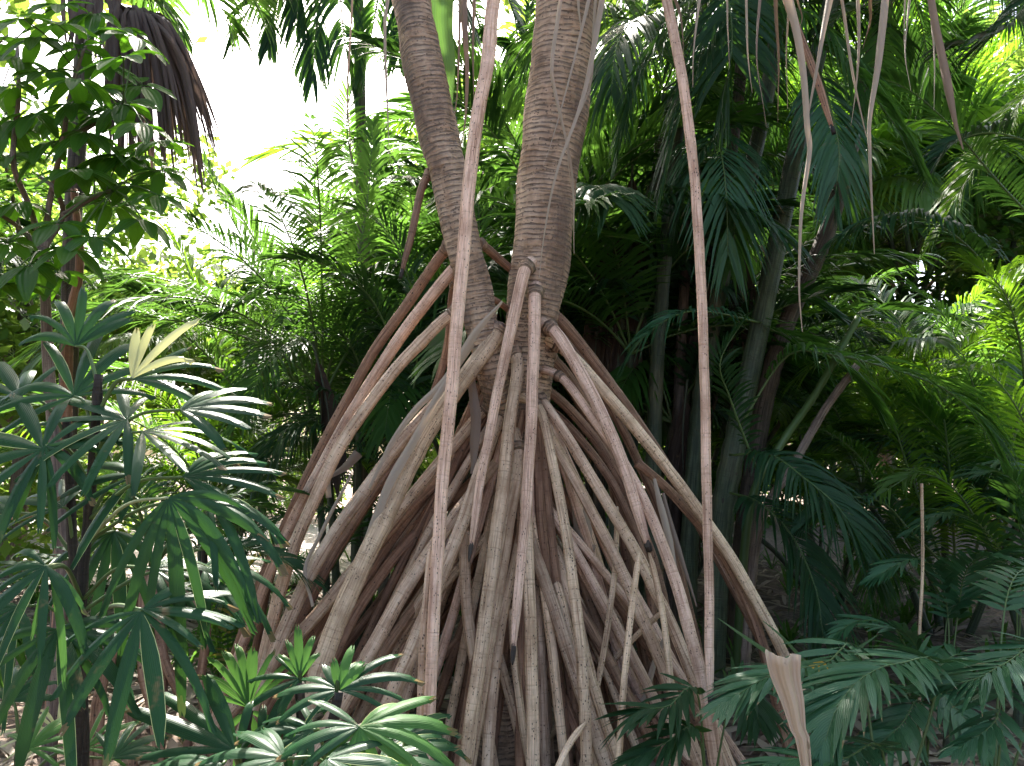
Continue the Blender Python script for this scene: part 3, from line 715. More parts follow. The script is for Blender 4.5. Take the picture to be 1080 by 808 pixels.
# ---- right: clump of tall ringed canes
PR = thing('cane_palm', at(760,640,5.4), 'tall clump of dark ringed palm canes leaning behind the straight hanging root', 'palm'); PR.location.z = 0
def gp(px, Y): p = at(px, 600, Y); return Vector((p.x, Y, -.04))
for pts_, w0, w1, mt, gx in [
   ([(905,-90,5.4),(880,-10,5.4),(862,60,5.4),(843,141,5.4),(821,250,5.4),(798,360,5.4),(780,443,5.4),(760,560,5.4)], 17,26,'stem',748),
   ([(960,-80,5.9),(930,20,5.9),(905,120,5.9),(884,208,5.9),(862,270,5.9),(829,343,5.9),(805,430,5.9),(785,560,5.9)], 15,22,'stem_brown',770),
   ([(830,-90,5.8),(822,0,5.8),(814,67,5.8),(799,149,5.8),(769,260,5.8),(742,400,5.8),(728,560,5.8)], 15,20,'stem',722),
   ([(722,60,5.6),(710,186,5.6),(699,300,5.6),(690,450,5.6)], 13,18,'stem',686),
   ([(745,0,5.9),(703,156,5.9),(675,230,5.9),(659,290,5.9),(650,420,5.9)], 7,14,'stem',646),
   ([(790,-60,6.1),(780,90,6.1),(765,200,6.1),(748,300,6.1),(715,450,6.1)], 12,18,'stem_brown',705),
   ([(735,180,6.0),(722,300,6.0),(716,450,6.0)], 10,16,'stem_brown',714),
   ([(700,100,6.3),(685,260,6.3),(668,430,6.3)], 10,15,'stem',660),
   ([(640,250,6.2),(636,380,6.2),(632,520,6.2)], 10,14,'stem_brown',632),
   ([(905,335,5.6),(862,412,5.5),(821,473,5.4),(790,540,5.4)], 7,10,'petiole',772),
   ([(905,384,5.5),(870,432,5.4),(836,492,5.3),(800,560,5.3)], 8,10,'woody',780),
   ]:
    W = [at(*p) for p in pts_]+[gp(gx, pts_[-1][2])]
    cane(PR, W, w0, w1, mt)
def drooper(parent, top, ang, length, **kw):
    pass
Y = 5.2
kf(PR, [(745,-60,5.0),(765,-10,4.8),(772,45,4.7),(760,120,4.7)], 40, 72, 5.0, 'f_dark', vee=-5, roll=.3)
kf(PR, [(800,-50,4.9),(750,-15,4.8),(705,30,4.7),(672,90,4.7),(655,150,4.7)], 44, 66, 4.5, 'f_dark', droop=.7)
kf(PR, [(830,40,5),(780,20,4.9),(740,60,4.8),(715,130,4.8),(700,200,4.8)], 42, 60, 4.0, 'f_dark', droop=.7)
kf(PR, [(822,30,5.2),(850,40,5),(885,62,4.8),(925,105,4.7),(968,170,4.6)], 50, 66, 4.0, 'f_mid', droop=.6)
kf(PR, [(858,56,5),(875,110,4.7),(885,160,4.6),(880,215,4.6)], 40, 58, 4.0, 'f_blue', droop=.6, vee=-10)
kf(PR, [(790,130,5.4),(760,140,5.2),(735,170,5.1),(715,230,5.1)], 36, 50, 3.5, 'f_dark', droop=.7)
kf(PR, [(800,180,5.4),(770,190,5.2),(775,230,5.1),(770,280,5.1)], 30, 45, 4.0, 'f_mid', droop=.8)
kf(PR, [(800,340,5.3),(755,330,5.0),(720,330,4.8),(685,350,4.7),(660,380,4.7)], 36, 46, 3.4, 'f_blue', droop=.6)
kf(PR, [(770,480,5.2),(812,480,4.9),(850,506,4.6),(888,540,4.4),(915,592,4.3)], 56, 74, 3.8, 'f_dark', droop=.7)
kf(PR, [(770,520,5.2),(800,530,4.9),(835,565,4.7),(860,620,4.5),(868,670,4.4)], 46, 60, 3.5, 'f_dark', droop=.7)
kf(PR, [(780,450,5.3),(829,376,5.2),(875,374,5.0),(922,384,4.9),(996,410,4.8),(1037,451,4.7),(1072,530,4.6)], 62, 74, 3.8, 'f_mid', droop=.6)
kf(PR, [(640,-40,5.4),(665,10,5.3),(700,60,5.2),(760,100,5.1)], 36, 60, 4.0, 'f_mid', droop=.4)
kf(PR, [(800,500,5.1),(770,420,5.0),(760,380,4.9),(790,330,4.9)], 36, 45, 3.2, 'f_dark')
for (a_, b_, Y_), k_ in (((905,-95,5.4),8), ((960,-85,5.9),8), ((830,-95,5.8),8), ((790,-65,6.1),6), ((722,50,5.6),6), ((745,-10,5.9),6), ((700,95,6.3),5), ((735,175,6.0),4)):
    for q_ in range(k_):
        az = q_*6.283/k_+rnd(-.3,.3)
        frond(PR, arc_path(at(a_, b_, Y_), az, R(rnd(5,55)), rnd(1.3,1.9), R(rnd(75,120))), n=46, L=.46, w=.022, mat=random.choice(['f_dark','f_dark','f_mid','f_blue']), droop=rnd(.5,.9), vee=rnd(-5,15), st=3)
# dead fronds hanging inside the clump
for pts_ in ([(668,150),(664,220),(650,300),(640,390)], [(690,180),(672,250),(662,330),(655,410)], [(640,230),(635,300),(628,370),(630,440)], [(800,180),(790,240),(780,320)], [(725,400),(720,460),(722,540)]):
    kf(PR, [(a, b, 5.9) for a, b in pts_], 44, 62, 3.2, 'f_dead', rmat='rachis_dark', a0=28, a1=8, droop=.8, name='dead_frond')

PR2 = thing('feather_palm', at(960,700,6.2), 'broad green feather palm filling the space right of the ringed canes', 'palm'); PR2.location.z = 0
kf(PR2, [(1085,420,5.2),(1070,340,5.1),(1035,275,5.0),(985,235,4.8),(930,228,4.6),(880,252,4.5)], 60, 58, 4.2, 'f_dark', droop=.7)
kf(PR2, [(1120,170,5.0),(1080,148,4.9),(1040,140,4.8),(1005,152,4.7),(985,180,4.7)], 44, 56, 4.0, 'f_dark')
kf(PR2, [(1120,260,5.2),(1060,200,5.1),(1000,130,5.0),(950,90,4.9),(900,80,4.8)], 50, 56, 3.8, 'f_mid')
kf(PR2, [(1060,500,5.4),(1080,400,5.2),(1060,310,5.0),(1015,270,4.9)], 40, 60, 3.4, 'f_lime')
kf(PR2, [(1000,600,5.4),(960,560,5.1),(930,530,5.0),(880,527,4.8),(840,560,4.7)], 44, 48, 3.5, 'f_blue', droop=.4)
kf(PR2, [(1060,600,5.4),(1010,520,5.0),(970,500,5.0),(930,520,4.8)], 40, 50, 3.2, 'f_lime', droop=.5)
kf(PR2, [(1120,600,5),(1090,470,4.8),(1050,400,4.7),(1000,380,4.6)], 46, 66, 3.2, 'f_lime', droop=.6)  # lime fronds here carry the sunlit brightness in their colour
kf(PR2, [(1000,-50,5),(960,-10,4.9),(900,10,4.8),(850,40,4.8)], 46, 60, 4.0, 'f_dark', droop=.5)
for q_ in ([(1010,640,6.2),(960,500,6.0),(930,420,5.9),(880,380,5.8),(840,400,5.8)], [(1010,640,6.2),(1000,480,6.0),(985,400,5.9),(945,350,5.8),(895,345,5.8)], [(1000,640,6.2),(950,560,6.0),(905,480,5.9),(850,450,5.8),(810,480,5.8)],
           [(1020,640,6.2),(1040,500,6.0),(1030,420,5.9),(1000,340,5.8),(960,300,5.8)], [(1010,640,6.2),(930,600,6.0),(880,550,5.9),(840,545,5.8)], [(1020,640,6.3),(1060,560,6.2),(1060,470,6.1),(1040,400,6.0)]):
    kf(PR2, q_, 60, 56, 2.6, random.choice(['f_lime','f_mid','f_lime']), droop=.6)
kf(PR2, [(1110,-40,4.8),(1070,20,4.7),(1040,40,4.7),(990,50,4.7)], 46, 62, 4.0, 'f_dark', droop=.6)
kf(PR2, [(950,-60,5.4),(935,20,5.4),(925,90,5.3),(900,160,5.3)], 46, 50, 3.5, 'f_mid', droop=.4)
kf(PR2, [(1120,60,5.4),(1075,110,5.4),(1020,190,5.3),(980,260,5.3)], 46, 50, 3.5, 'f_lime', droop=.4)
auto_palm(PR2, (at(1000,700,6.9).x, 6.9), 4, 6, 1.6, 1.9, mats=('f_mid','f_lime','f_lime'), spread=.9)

PR3 = thing('feather_palm', at(920,640,7.6), 'low sunlit palm clump at the foot of the gap between canes and pale stake', 'palm'); PR3.location.z = 0
auto_palm(PR3, (at(880,640,8.2).x, 8.2), 4, 6, .8, 1.7, mats=('f_lime','f_mid','f_lime'), spread=.9)
PR4 = thing('feather_palm', at(1040,640,5.6), 'mid green palm clump behind the slender upright young palm', 'palm'); PR4.location.z = 0
auto_palm(PR4, (at(1110,640,5.8).x, 5.8), 3, 6, 1.0, 1.4, mats=('f_mid','f_blue','f_dark'), spread=.5)
# ---- near, low right: broad-leaflet palm seedlings
def near_palm(px, Y, label, fronds, mat='f_blue', name='young_palm', grp=None):
    g = at(px, 780, Y); g.z = 0; t = thing(name, g, label, 'palm', grp)
    mb = MB(); mb.tube(resample([g+Vector((0,0,-.04)), g+Vector((.01,0,.12)), g+Vector((0,0,.24))], 10), [.035-.015*i/10 for i in range(11)], 10); mb.build('stem', M['stem'], t)
    for pts_, n_, L_, w_ in fronds:
        P = [g+Vector((0,0,.2))] + [at(*p) for p in pts_]
        frond(t, P, n=n_, L=L_*Y/F, w=w_*Y/F, mat=mat, r0=.0055, bare=kw_bare(P), droop=.16, vee=4, st=4, a0=66, a1=16)
    return t
def kw_bare(P):
    l0 = (P[1]-P[0]).length; l = sum((P[i+1]-P[i]).length for i in range(len(P)-1)); return min(.6, l0/l*.95)
near_palm(930, 2.7, 'young palm with wide dark blue-green leaflets beside the torn dry sheath', [
   ([(990,712,2.75),(948,700,2.65),(908,716,2.55),(882,748,2.5),(868,790,2.45)], 30, 82, 8.5),
   ([(905,690,2.9),(870,700,2.8),(810,714,2.7),(765,742,2.6)], 26, 80, 8.0),
   ([(930,790,2.6),(890,800,2.5),(840,800,2.45),(790,812,2.4)], 22, 60, 7.5)])
near_palm(975, 3.4, 'leafy young palm low in the shade just behind the pale thin stake', [
   ([(960,735,3.4),(925,722,3.3),(880,730,3.25),(850,760,3.2)], 26, 56, 6), ([(985,720,3.4),(1010,690,3.5),(1045,700,3.5)], 24, 52, 6),
   ([(970,740,3.3),(950,765,3.2),(915,795,3.1)], 22, 52, 6.5), ([(985,735,3.3),(1010,750,3.2),(1040,790,3.1)], 22, 52, 6.5), ([(970,700,3.5),(955,668,3.5),(925,660,3.5)], 22, 46, 5.5)])
near_palm(1040, 2.8, 'young palm with drooping glossy leaflets at the right edge of the bed', [
   ([(1100,690,2.8),(1060,700,2.7),(1030,716,2.65),(985,724,2.6)], 24, 70, 8),
   ([(1060,640,3.0),(1090,600,3.2),(1110,640,3.3)], 24, 60, 6),
   ([(1060,720,2.8),(1050,760,2.6),(1010,790,2.5)], 20, 55, 7)])
near_palm(745, 3.0, 'low dark young palm half hidden by the rightmost front roots', [
   ([(735,730,3.0),(705,745,2.95),(675,750,2.9),(650,770,2.9)], 24, 58, 7),
   ([(735,770,2.9),(700,785,2.85),(670,800,2.8)], 20, 50, 7),
   ([(770,740,3.0),(790,720,3.0),(800,760,2.9)], 18, 50, 7)], mat='f_dark')
near_palm(1000, 4.2, 'feathery young palm with a pale grey-green frond over the sunlit litter', [
   ([(1010,650,4.3),(1020,600,4.2),(1050,585,4.0),(1090,600,3.9)], 34, 52, 5),
   ([(1000,650,4.3),(985,600,4.3),(960,590,4.2),(920,610,4.1)], 28, 45, 4.5),
   ([(1000,650,4.3),(1040,630,4.2),(1090,640,4.0)], 28, 50, 4.5),
   ([(960,690,4.2),(940,660,4.1),(905,655,4.0),(880,670,3.9)], 24, 36, 4)])
near_palm(1075, 4.6, 'slender upright young palm with thin dark stalks at the far right', [
   ([(1078,620,4.6),(1085,540,4.5),(1060,500,4.4),(1020,500,4.3)], 30, 50, 4.5),
   ([(1070,620,4.6),(1040,560,4.5),(1000,540,4.4),(960,560,4.3)], 30, 45, 4.5)], mat='f_dark')

# bamboo-like pole at the right
mb = MB(); Q = [at(972,510,4.0), at(973,600,4.0), at(969,700,4.0), Vector((at(969,700,4.0).x, 4.0, -.04))]
mb.tube(resample(catmull(Q, 6), 60), [.0075]*61, 10, rfn=lambda r, a, V, t: r*(1+.25*math.exp(-((((V/.22) % 1)-.5)/.04)**2)))
tag(mb.build('bamboo_stake', M['tan']), 'thin pale yellowish stake standing upright among the young palms at the right', 'stake')

# torn dry sheath
W = [at(826,692,2.25), at(829,715,2.25), at(836,740,2.24), at(842,770,2.23), at(850,808,2.22)]; W.append(Vector((W[-1].x+.03, 2.2, 0)))
Q = resample(catmull(W, 8), 40); mb = MB(); rows = []
for i, q in enumerate(Q):
    wv = wpx(lerp_list([40,28,17,12,12,13,16,18,19,20,21], i/40), 2.25)/2; row = []
    for j in range(13):
        u = -1+2*j/12; fold = math.cos(u*math.pi*1.5)*.42 - .2*u
        row.append(q + Vector((u*wv, -fold*wv - .004*noise.noise(Vector((u*3, i*.2, 0))), (.010*noise.noise(Vector((u*4, 7, 0)))+.014*max(0,-u)) if i == 0 else 0)))
    rows.append(row)
mb.strip(rows); o = mb.build('dry_palm_sheath', M['sheath'])
o.modifiers.new('thick', 'SOLIDIFY').thickness = .003
tag(o, 'folded tan dry leaf sheath with a torn flared top standing among young palms', 'dry leaf')
# green strap leaves behind it, yellow leaf
t = thing('strap_leaf_plant', Vector((at(850,700,3.4).x, 3.4, 0)), 'plant with stiff green strap leaves pointing left behind the torn sheath', 'plant')
for pts_, ws in (([(870,730,3.4),(830,702,3.3),(790,675,3.2),(757,652,3.15)], [8,14,10,1]), ([(880,735,3.4),(850,700,3.35),(825,672,3.3),(805,655,3.3)], [8,13,9,1]), ([(880,730,3.4),(900,690,3.4),(925,670,3.4)], [8,11,1])):
    P = [Vector((at(872,700,3.4).x, 3.4, 0))]+[at(*p) for p in pts_]
    ribbon(catmull(P, 8), [wpx(x, 3.3) for x in [6]+ws], normal=Vector((0,-.6,.8)), nseg=30).build('leaf', M['strapgreen'], t)
def flat_leaf(name, c, L, wd_, d, nrm, mat, label, cat):
    s = d.cross(nrm).normalized(); rows = []
    for k in range(7):
        x = k/6; wv = wd_*math.sin(math.pi*(.06+.9*x))**.8/2
        q = c + d*(L*x) + nrm*(.02*math.sin(x*3)); rows.append([q-s*wv+nrm*wv*.3, q, q+s*wv+nrm*wv*.3])
    mb = MB(); mb.strip(rows); return tag(mb.build(name, mat), label, cat)
M['yellow'] = leaf_mat('fallen_yellow', (.6,.32,.03), (.75,.45,.05), (.6,.35,.03), .3, .5)
flat_leaf('fallen_leaf', at(853,704,3.0), .09, .05, Vector((.9,.2,-.3)).normalized(), Vector((.2,-.8,.6)).normalized(), M['yellow'], 'orange-yellow fallen leaf caught behind the torn dry sheath', 'leaf')

# ------------------------------------------------------------------ lady palms (fan leaves)
def fan_into(mb, hub, ang, spread, n, L, w_, tilt, yaw=0.0, droop=.25, m=0, blunt=.55):
    e1 = Matrix.Rotation(yaw, 3, 'Z') @ Vector((1,0,0)); e2 = Matrix.Rotation(yaw, 3, 'Z') @ Vector((0, math.sin(tilt), math.cos(tilt)))
    nn = e1.cross(e2).normalized()
    if nn.y > 0: nn = -nn
    for i in range(n):
        u = (i/(n-1)-.5) if n > 1 else 0
        a = R(ang + spread*u + rnd(-3.5,3.5)); d = e1*math.cos(a)+e2*math.sin(a)
        ll = L*(1-.28*abs(u*2)**2)*rnd(.82,1.05); wv = w_*rnd(.5,1.0)*(1-.25*abs(u*2)); dr = droop*rnd(.5,1.5)
        s = d.cross(nn).normalized(); rows = []; pr = [.12,.55,.85,1,1,.92,.8,blunt*.85]
        lift = rnd(-.1,.1); sk = rnd(-.05,.05)
        K = 7
        for k in range(K+1):
            x = k/K; q = hub + d*(ll*x) + nn*(ll*lift*x*x) + Vector((0,0,-dr*ll*x**2.4)) + s*(sk*ll*x*x)
            h = wv*.5*pr[k]; v_ = h*.30
            if k == K: rows.append([q-s*h-d*.02*rnd(0,1), q-s*h*.45+nn*v_*.2+d*.004, q-d*.012, q+s*h*.45+nn*v_*.2+d*.004, q+s*h-d*.02*rnd(0,1)])
            else: rows.append([q-s*h, q-s*h*.5+nn*v_*.55, q+nn*v_, q+s*h*.5+nn*v_*.55, q+s*h])
        mb.strip(rows, m=m)
def fan(parent, hx, hy, Y, ang, spread, n, Lpx, wpx_, tilt=40, yaw=0, droop=.25, mat='rhapis', stem=None, petmat='petiole', label=None):
    hub = at(hx, hy, Y); mb = MB(); fan_into(mb, hub, ang, spread, n, Lpx*Y/F*1.12, wpx_*Y/F, R(tilt), R(yaw), droop)
    o = mb.build('leaf', M[mat], parent)
    if label: o['label'] = label
    if stem is not None:
        m_ = hub.lerp(stem, .5)+Vector((0,0,.04)); C = resample(catmull([stem, m_, hub], 6), 14)
        mb = MB(); mb.tube(C, [.0055-.002*i/14 for i in range(15)], 7); mb.build('petiole', M[petmat], o)
    return o
def lady_palm(label, canes, leaves, Y, grp=None):
    g = Vector((at(canes[0][-1][0], 800, Y).x, Y, 0)); t = thing('lady_palm', g, label, 'palm', grp)
    lines = []
    for c in canes:
        W = [at(a, b, Y if len(q) == 0 else q[0]) for a, b, *q in c]; W.append(Vector((W[-1].x, W[-1].y, -.04)))
        C = resample(catmull(W, 8), 60); lines += C
        mb = MB(); mb.tube(C, [.011+.004*i/60 for i in range(61)], 12, rfn=lambda r, a_, V, t_: r*(1+.25*noise.noise(Vector((math.cos(a_)*3, math.sin(a_)*3, V*45)))+.12*((V/.06) % 1)))
        mb.build('stem', M['fibre'], t)
    for lf in leaves:
        lf = dict(lf); Yl = lf.pop('Y', Y); hub = at(lf['hx'], lf['hy'], Yl)
        near = min((c for c in lines if c.z < hub.z-.03), key=lambda c: (c-hub).length+abs(hub.z-c.z-.12), default=lines[-1])
        fan(t, Y=Yl, stem=near, **lf)
    return t
def lf(hx, hy, ang, spread, n, L, w, **k): return dict(hx=hx, hy=hy, ang=ang, spread=spread, n=n, Lpx=L, wpx_=w, **k)
lady_palm('tall lady palm with broad dark green fan leaves and one creamy new leaf', [[(104,395),(100,460),(92,560),(86,640),(80,808)], [(70,440,2.25),(76,560,2.25),(84,700,2.2),(88,808,2.2)]], [
   lf(80,365,95,120,7,95,17,tilt=20,Y=2.15),
   lf(78,418,110,190,8,110,19,tilt=30,Y=2.1),
   lf(139,399,68,55,4,95,16,tilt=10,Y=2.05,mat='cream',label='creamy yellow newly opened fan leaf'),
   lf(141,400,18,60,4,105,17,tilt=35,Y=2.05),
   lf(190,432,20,110,6,85,17,tilt=50,Y=2.0),
   lf(134,443,190,200,8,95,17,tilt=50,Y=2.05),
   lf(150,455,-10,120,6,110,17,tilt=65,Y=2.0,droop=.35),
   lf(193,503,15,100,7,105,16,tilt=40,Y=1.95),
   lf(45,474,160,260,9,110,21,tilt=35,Y=2.0),
   lf(48,470,-50,120,4,80,18,tilt=20,Y=2.0,droop=.5),
   lf(66,535,150,120,6,75,14,tilt=50,Y=2.2),
   lf(145,500,200,150,6,85,17,tilt=45,Y=2.1),
   lf(178,525,-60,150,9,110,19,tilt=10,Y=1.85,droop=.7,petmat='petiole_pale'),
   lf(220,530,-20,90,5,90,17,tilt=50,Y=1.9,droop=.6),
   lf(48,597,-130,180,7,90,18,tilt=35,Y=1.8,droop=.5,petmat='petiole_pale'),
   lf(52,600,-60,60,3,75,15,tilt=20,Y=1.8,droop=.4,mat='rhapis_new'),
   lf(61,664,-80,200,8,110,19,tilt=25,Y=1.85,droop=.3),
   lf(63,664,-10,80,4,110,19,tilt=50,Y=1.85,droop=.4),
   lf(149,645,-60,230,9,110,18,tilt=35,Y=1.8,droop=.35),
   lf(150,643,20,90,4,95,17,tilt=60,Y=1.8,droop=.2),
   lf(160,600,10,120,6,90,16,tilt=60,Y=1.95,droop=.5),
   lf(20,420,150,160,7,90,18,tilt=40,Y=2.2),
   lf(15,540,180,150,7,80,16,tilt=50,Y=2.3),
   lf(120,560,-90,140,7,80,16,tilt=30,Y=2.3,droop=.5),
   lf(215,600,0,140,6,80,16,tilt=55,Y=2.1,droop=.5),
   lf(20,640,-120,140,6,80,16,tilt=40,Y=2.1,droop=.5),
   ], 2.1)
lady_palm('low lady palm with upright pale green fan leaf beside the leftmost roots', [[(262,750),(258,780),(255,808)]], [
   lf(262,746,100,110,9,85,13,tilt=12,Y=2.0,mat='rhapis_new'),
   lf(262,750,-80,130,4,45,11,tilt=20,Y=2.0,mat='rhapis_new'),
   lf(248,792,150,50,4,125,19,tilt=40,Y=1.8,droop=.12),
   lf(250,796,115,60,3,100,17,tilt=25,Y=1.82),
   lf(235,806,180,40,3,110,20,tilt=60,Y=1.75),
   lf(275,790,60,80,4,80,16,tilt=30,Y=1.9),
   ], 1.95)
lady_palm('bushy low lady palm with glossy fans directly before the cone of roots', [[(316,720),(318,760),(320,808)], [(357,730,1.85),(350,770,1.85),(345,808,1.85)], [(380,770,1.7),(378,808,1.7)]], [
   lf(316,716,95,60,5,62,11,tilt=15,mat='rhapis_new'),
   lf(316,716,190,110,4,55,13,tilt=40),
   lf(357,728,30,80,5,85,15,tilt=45,Y=1.85,mat='rhapis'),
   lf(357,728,80,50,3,50,16,tilt=25,Y=1.85,mat='rhapis_new'),
   lf(357,728,170,100,5,60,14,tilt=50,Y=1.85),
   lf(379,767,15,75,5,100,19,tilt=50,Y=1.65,mat='rhapis_new'),
   lf(379,767,180,70,4,90,18,tilt=55,Y=1.65),
   lf(379,767,-70,140,6,65,17,tilt=30,Y=1.65,droop=.3,mat='rhapis_new'),
   lf(330,770,200,160,7,85,16,tilt=50,Y=1.8),
   lf(300,760,-90,160,6,60,15,tilt=40,Y=1.9,droop=.4),
   lf(400,800,10,110,6,80,17,tilt=60,Y=1.7),
   lf(430,775,10,120,6,60,14,tilt=55,Y=2.1),
   lf(300,800,190,140,7,90,18,tilt=60,Y=1.65),
   lf(345,800,-30,160,7,80,17,tilt=60,Y=1.6),
   ], 1.95)
lady_palm('small lady palm with cream striped blades in the lower left corner', [[(20,780),(20,808)]], [
   lf(60,770,150,160,9,60,6,tilt=50,Y=2.3,mat='cream'),
   lf(30,790,60,150,8,60,12,tilt=50,Y=2.2,mat='rhapis_new'),
   lf(90,790,80,160,8,60,8,tilt=50,Y=2.3,mat='rhapis_new'),
   lf(10,740,80,120,7,60,13,tilt=40,Y=2.3),
   lf(120,800,70,120,7,60,12,tilt=50,Y=2.2)], 2.3)
lady_palm('dark lady palm tucked behind the middle front roots', [[(440,720,4.6),(440,760,4.6)]], [
   lf(440,700,60,200,8,55,10,tilt=40,Y=4.6), lf(455,690,30,120,6,50,9,tilt=50,Y=4.5), lf(490,740,20,160,7,45,9,tilt=50,Y=4.4), lf(420,670,90,140,6,45,9,tilt=40,Y=4.7)], 4.6)

# ------------------------------------------------------------------ umbrella tree (upper left)
ut = thing('umbrella_tree', Vector((at(45,300,3.9).x, 3.9, 0)), 'umbrella tree with drooping whorls of oval leaves on pale branches', 'tree')
W = [Vector((at(70,400,3.9).x, 3.9, -.04)), at(66,600,3.9), at(52,400,3.9), at(46,262,3.9)]
mb = MB(); Q = resample(catmull(W, 8), 50); mb.tube(Q, [.035-.012*i/50 for i in range(51)], 12, rfn=root_fn(3, .1)); mb.build('trunk', M['woody'], ut)
BR = []
for pts_ in ([(46,262),(30,215),(14,170),(20,100),(18,40)], [(48,262),(52,215),(66,150),(74,100),(92,40)], [(46,262),(66,228),(58,200),(40,185)], [(45,265),(20,240),(-10,220)], [(66,150),(100,130),(130,110)], [(66,228),(95,210),(120,200)]):
    W = [at(a, b, 3.9+.1*math.sin(i*2.1)) for i, (a, b) in enumerate(pts_)]
    Q = resample(catmull(W, 8), 30); BR += Q; mb = MB(); mb.tube(Q, [.017-.009*i/30 for i in range(31)], 9, rfn=root_fn(5, .1)); mb.build('branch', M['woody'], ut)
def whorl(mb, hub, n, L, tilt_dir, droop):
    ax = tilt_dir.normalized(); u = ax.orthogonal().normalized(); v = ax.cross(u); ph = rnd(0, 6)
    for i in range(n):
        a = ph+2*math.pi*i/n+rnd(-.12,.12); d = (u*math.cos(a)+v*math.sin(a))*.9 + ax*rnd(-.1,.25); d.normalize()
        ll = L*rnd(.8,1.1); s = d.cross(ax).normalized(); rows = []; dr = droop*rnd(.7,1.3); ofs = .18
        K = 7
        for k in range(K+1):
            x = k/K; xx = ofs+(1-ofs)*x
            q = hub + d*(ll*xx) + Vector((0,0,-dr*ll*xx**1.8)); wv = ll*.215*(math.sin(math.pi*(.03+.94*x**.9)))**.75
            rows.append([q-s*wv+ax*wv*.18, q-s*wv*.5+ax*wv*.02, q-ax*wv*.06, q+s*wv*.5+ax*wv*.02, q+s*wv+ax*wv*.18])
        mb.strip(rows)
        q0 = hub + d*(ll*ofs)+Vector((0,0,-dr*ll*ofs**1.8)); mb.tube([hub, hub.lerp(q0,.5), q0], [.0022]*3, 4, cap=False)
wh = [(25,20),(60,25),(85,50),(100,15),(20,62),(50,75),(100,95),(130,60),(150,90),(75,110),(115,125),(150,130),(35,120),(108,165),(150,165),(80,180),(140,195),(165,205),(10,165),(20,215),(60,235),
      (118,215),(150,232),(8,255),(75,262),(35,255),(98,250),(0,100),(0,45),(170,150),(55,150),(5,300),(125,30),(90,140),(40,40),(110,70),(60,125),(130,165),(20,130),(90,205),(130,110),(170,180),(65,5),(145,40),(15,90),(80,85),(30,280),(60,290),(100,180),(0,130)]
for i, (a, b) in enumerate(wh):
    Yw = 3.9+rnd(-.45,.35); hub = at(a, b, Yw); nb = min(BR, key=lambda c: (c-hub).length)
    mb = MB(); whorl(mb, hub, random.choice([7,8,9]), rnd(.165,.215), Vector((rnd(-.4,.4), rnd(-.75,-.1), 1)), rnd(.35,.75)); o = mb.build('leaf_whorl', M['scheff'], ut)
    mb = MB(); mb.tube(resample(catmull([nb, nb.lerp(hub,.5)+Vector((0,0,.03)), hub], 5), 10), [.0035]*11, 6); mb.build('petiole', M['petiole'], o)

# ------------------------------------------------------------------ fan palm with a dead hanging leaf
fp = thing('fan_palm', Vector((at(86,300,5.0).x, 5.0, 0)), 'slim dark-trunked palm with a shaggy dead brown leaf hanging from its crown', 'palm')
W = [at(92,-120,5.0), at(90,0,5.0), at(84,120,5.0), at(76,250,5.0), at(72,420,5.0), at(68,560,5.0)]; W.append(Vector((W[-1].x, 5.0, -.04)))
cane(fp, W, 17, 19, 'stem_brown', name='trunk', node=.09)
mb = MB(); hub = at(140,16,4.8)
mb.tube(resample(catmull([at(92,-30,5.0), at(112,0,4.9), at(128,12,4.85), hub], 6), 16), [.014-.003*i/16 for i in range(17)], 8); pt = mb.build('dead_petiole', M['fibre'], fp)
mb = MB()
for i in range(120):
    u = i/119; x0 = 122+34*u+rnd(-4,4); xe = 112+116*u**1.05+rnd(-8,8); ye = 150+rnd(-34,55)*(.6+.4*u)+ 16*u
    midx = x0+(xe-x0)*.62; Yd = 4.8+rnd(-.25,.2)
    P = [hub+Vector((rnd(-.03,.05),0,rnd(-.02,.02))), at(x0+(xe-x0)*.3, 16+16*u*u+rnd(-10,8), Yd-.03), at(midx+6*u, 62+25*u, Yd), at(xe, ye, Yd)]
    ribbon(catmull(P, 6), [.012,.026,.032,.026,.018,.004], nseg=16, mb=mb, twist=rnd(-1.6,1.6), crease=.6, ph=rnd(-.7,.7))
mb.build('dead_leaf', M['fan_dead'], fp)
mb = MB()
for i in range(30):
    x0 = rnd(70,120); P = [at(x0, rnd(-40,-5), 4.95), at(x0+rnd(-8,10), rnd(0,20), 4.8), at(x0+rnd(-12,14), rnd(25,70), 4.8)]
    ribbon(catmull(P, 5), [.02,.035,.025,.006], nseg=10, mb=mb, twist=rnd(-1,1))
mb.build('dead_leaf', M['fan_dead'], fp)
for i in range(9):
    az = rnd(0, 6.28); frond(fp, arc_path(at(92,-60,5.0), az, R(rnd(20,60)), 1.4, R(rnd(60,110))), n=34, L=.42, w=.03, mat=random.choice(['f_mid','f_dark']), droop=.5, st=3)
kf(fp, [(95,-50,5),(135,-20,4.9),(170,5,4.9),(190,30,4.9)], 30, 55, 4, 'f_mid', droop=.8)

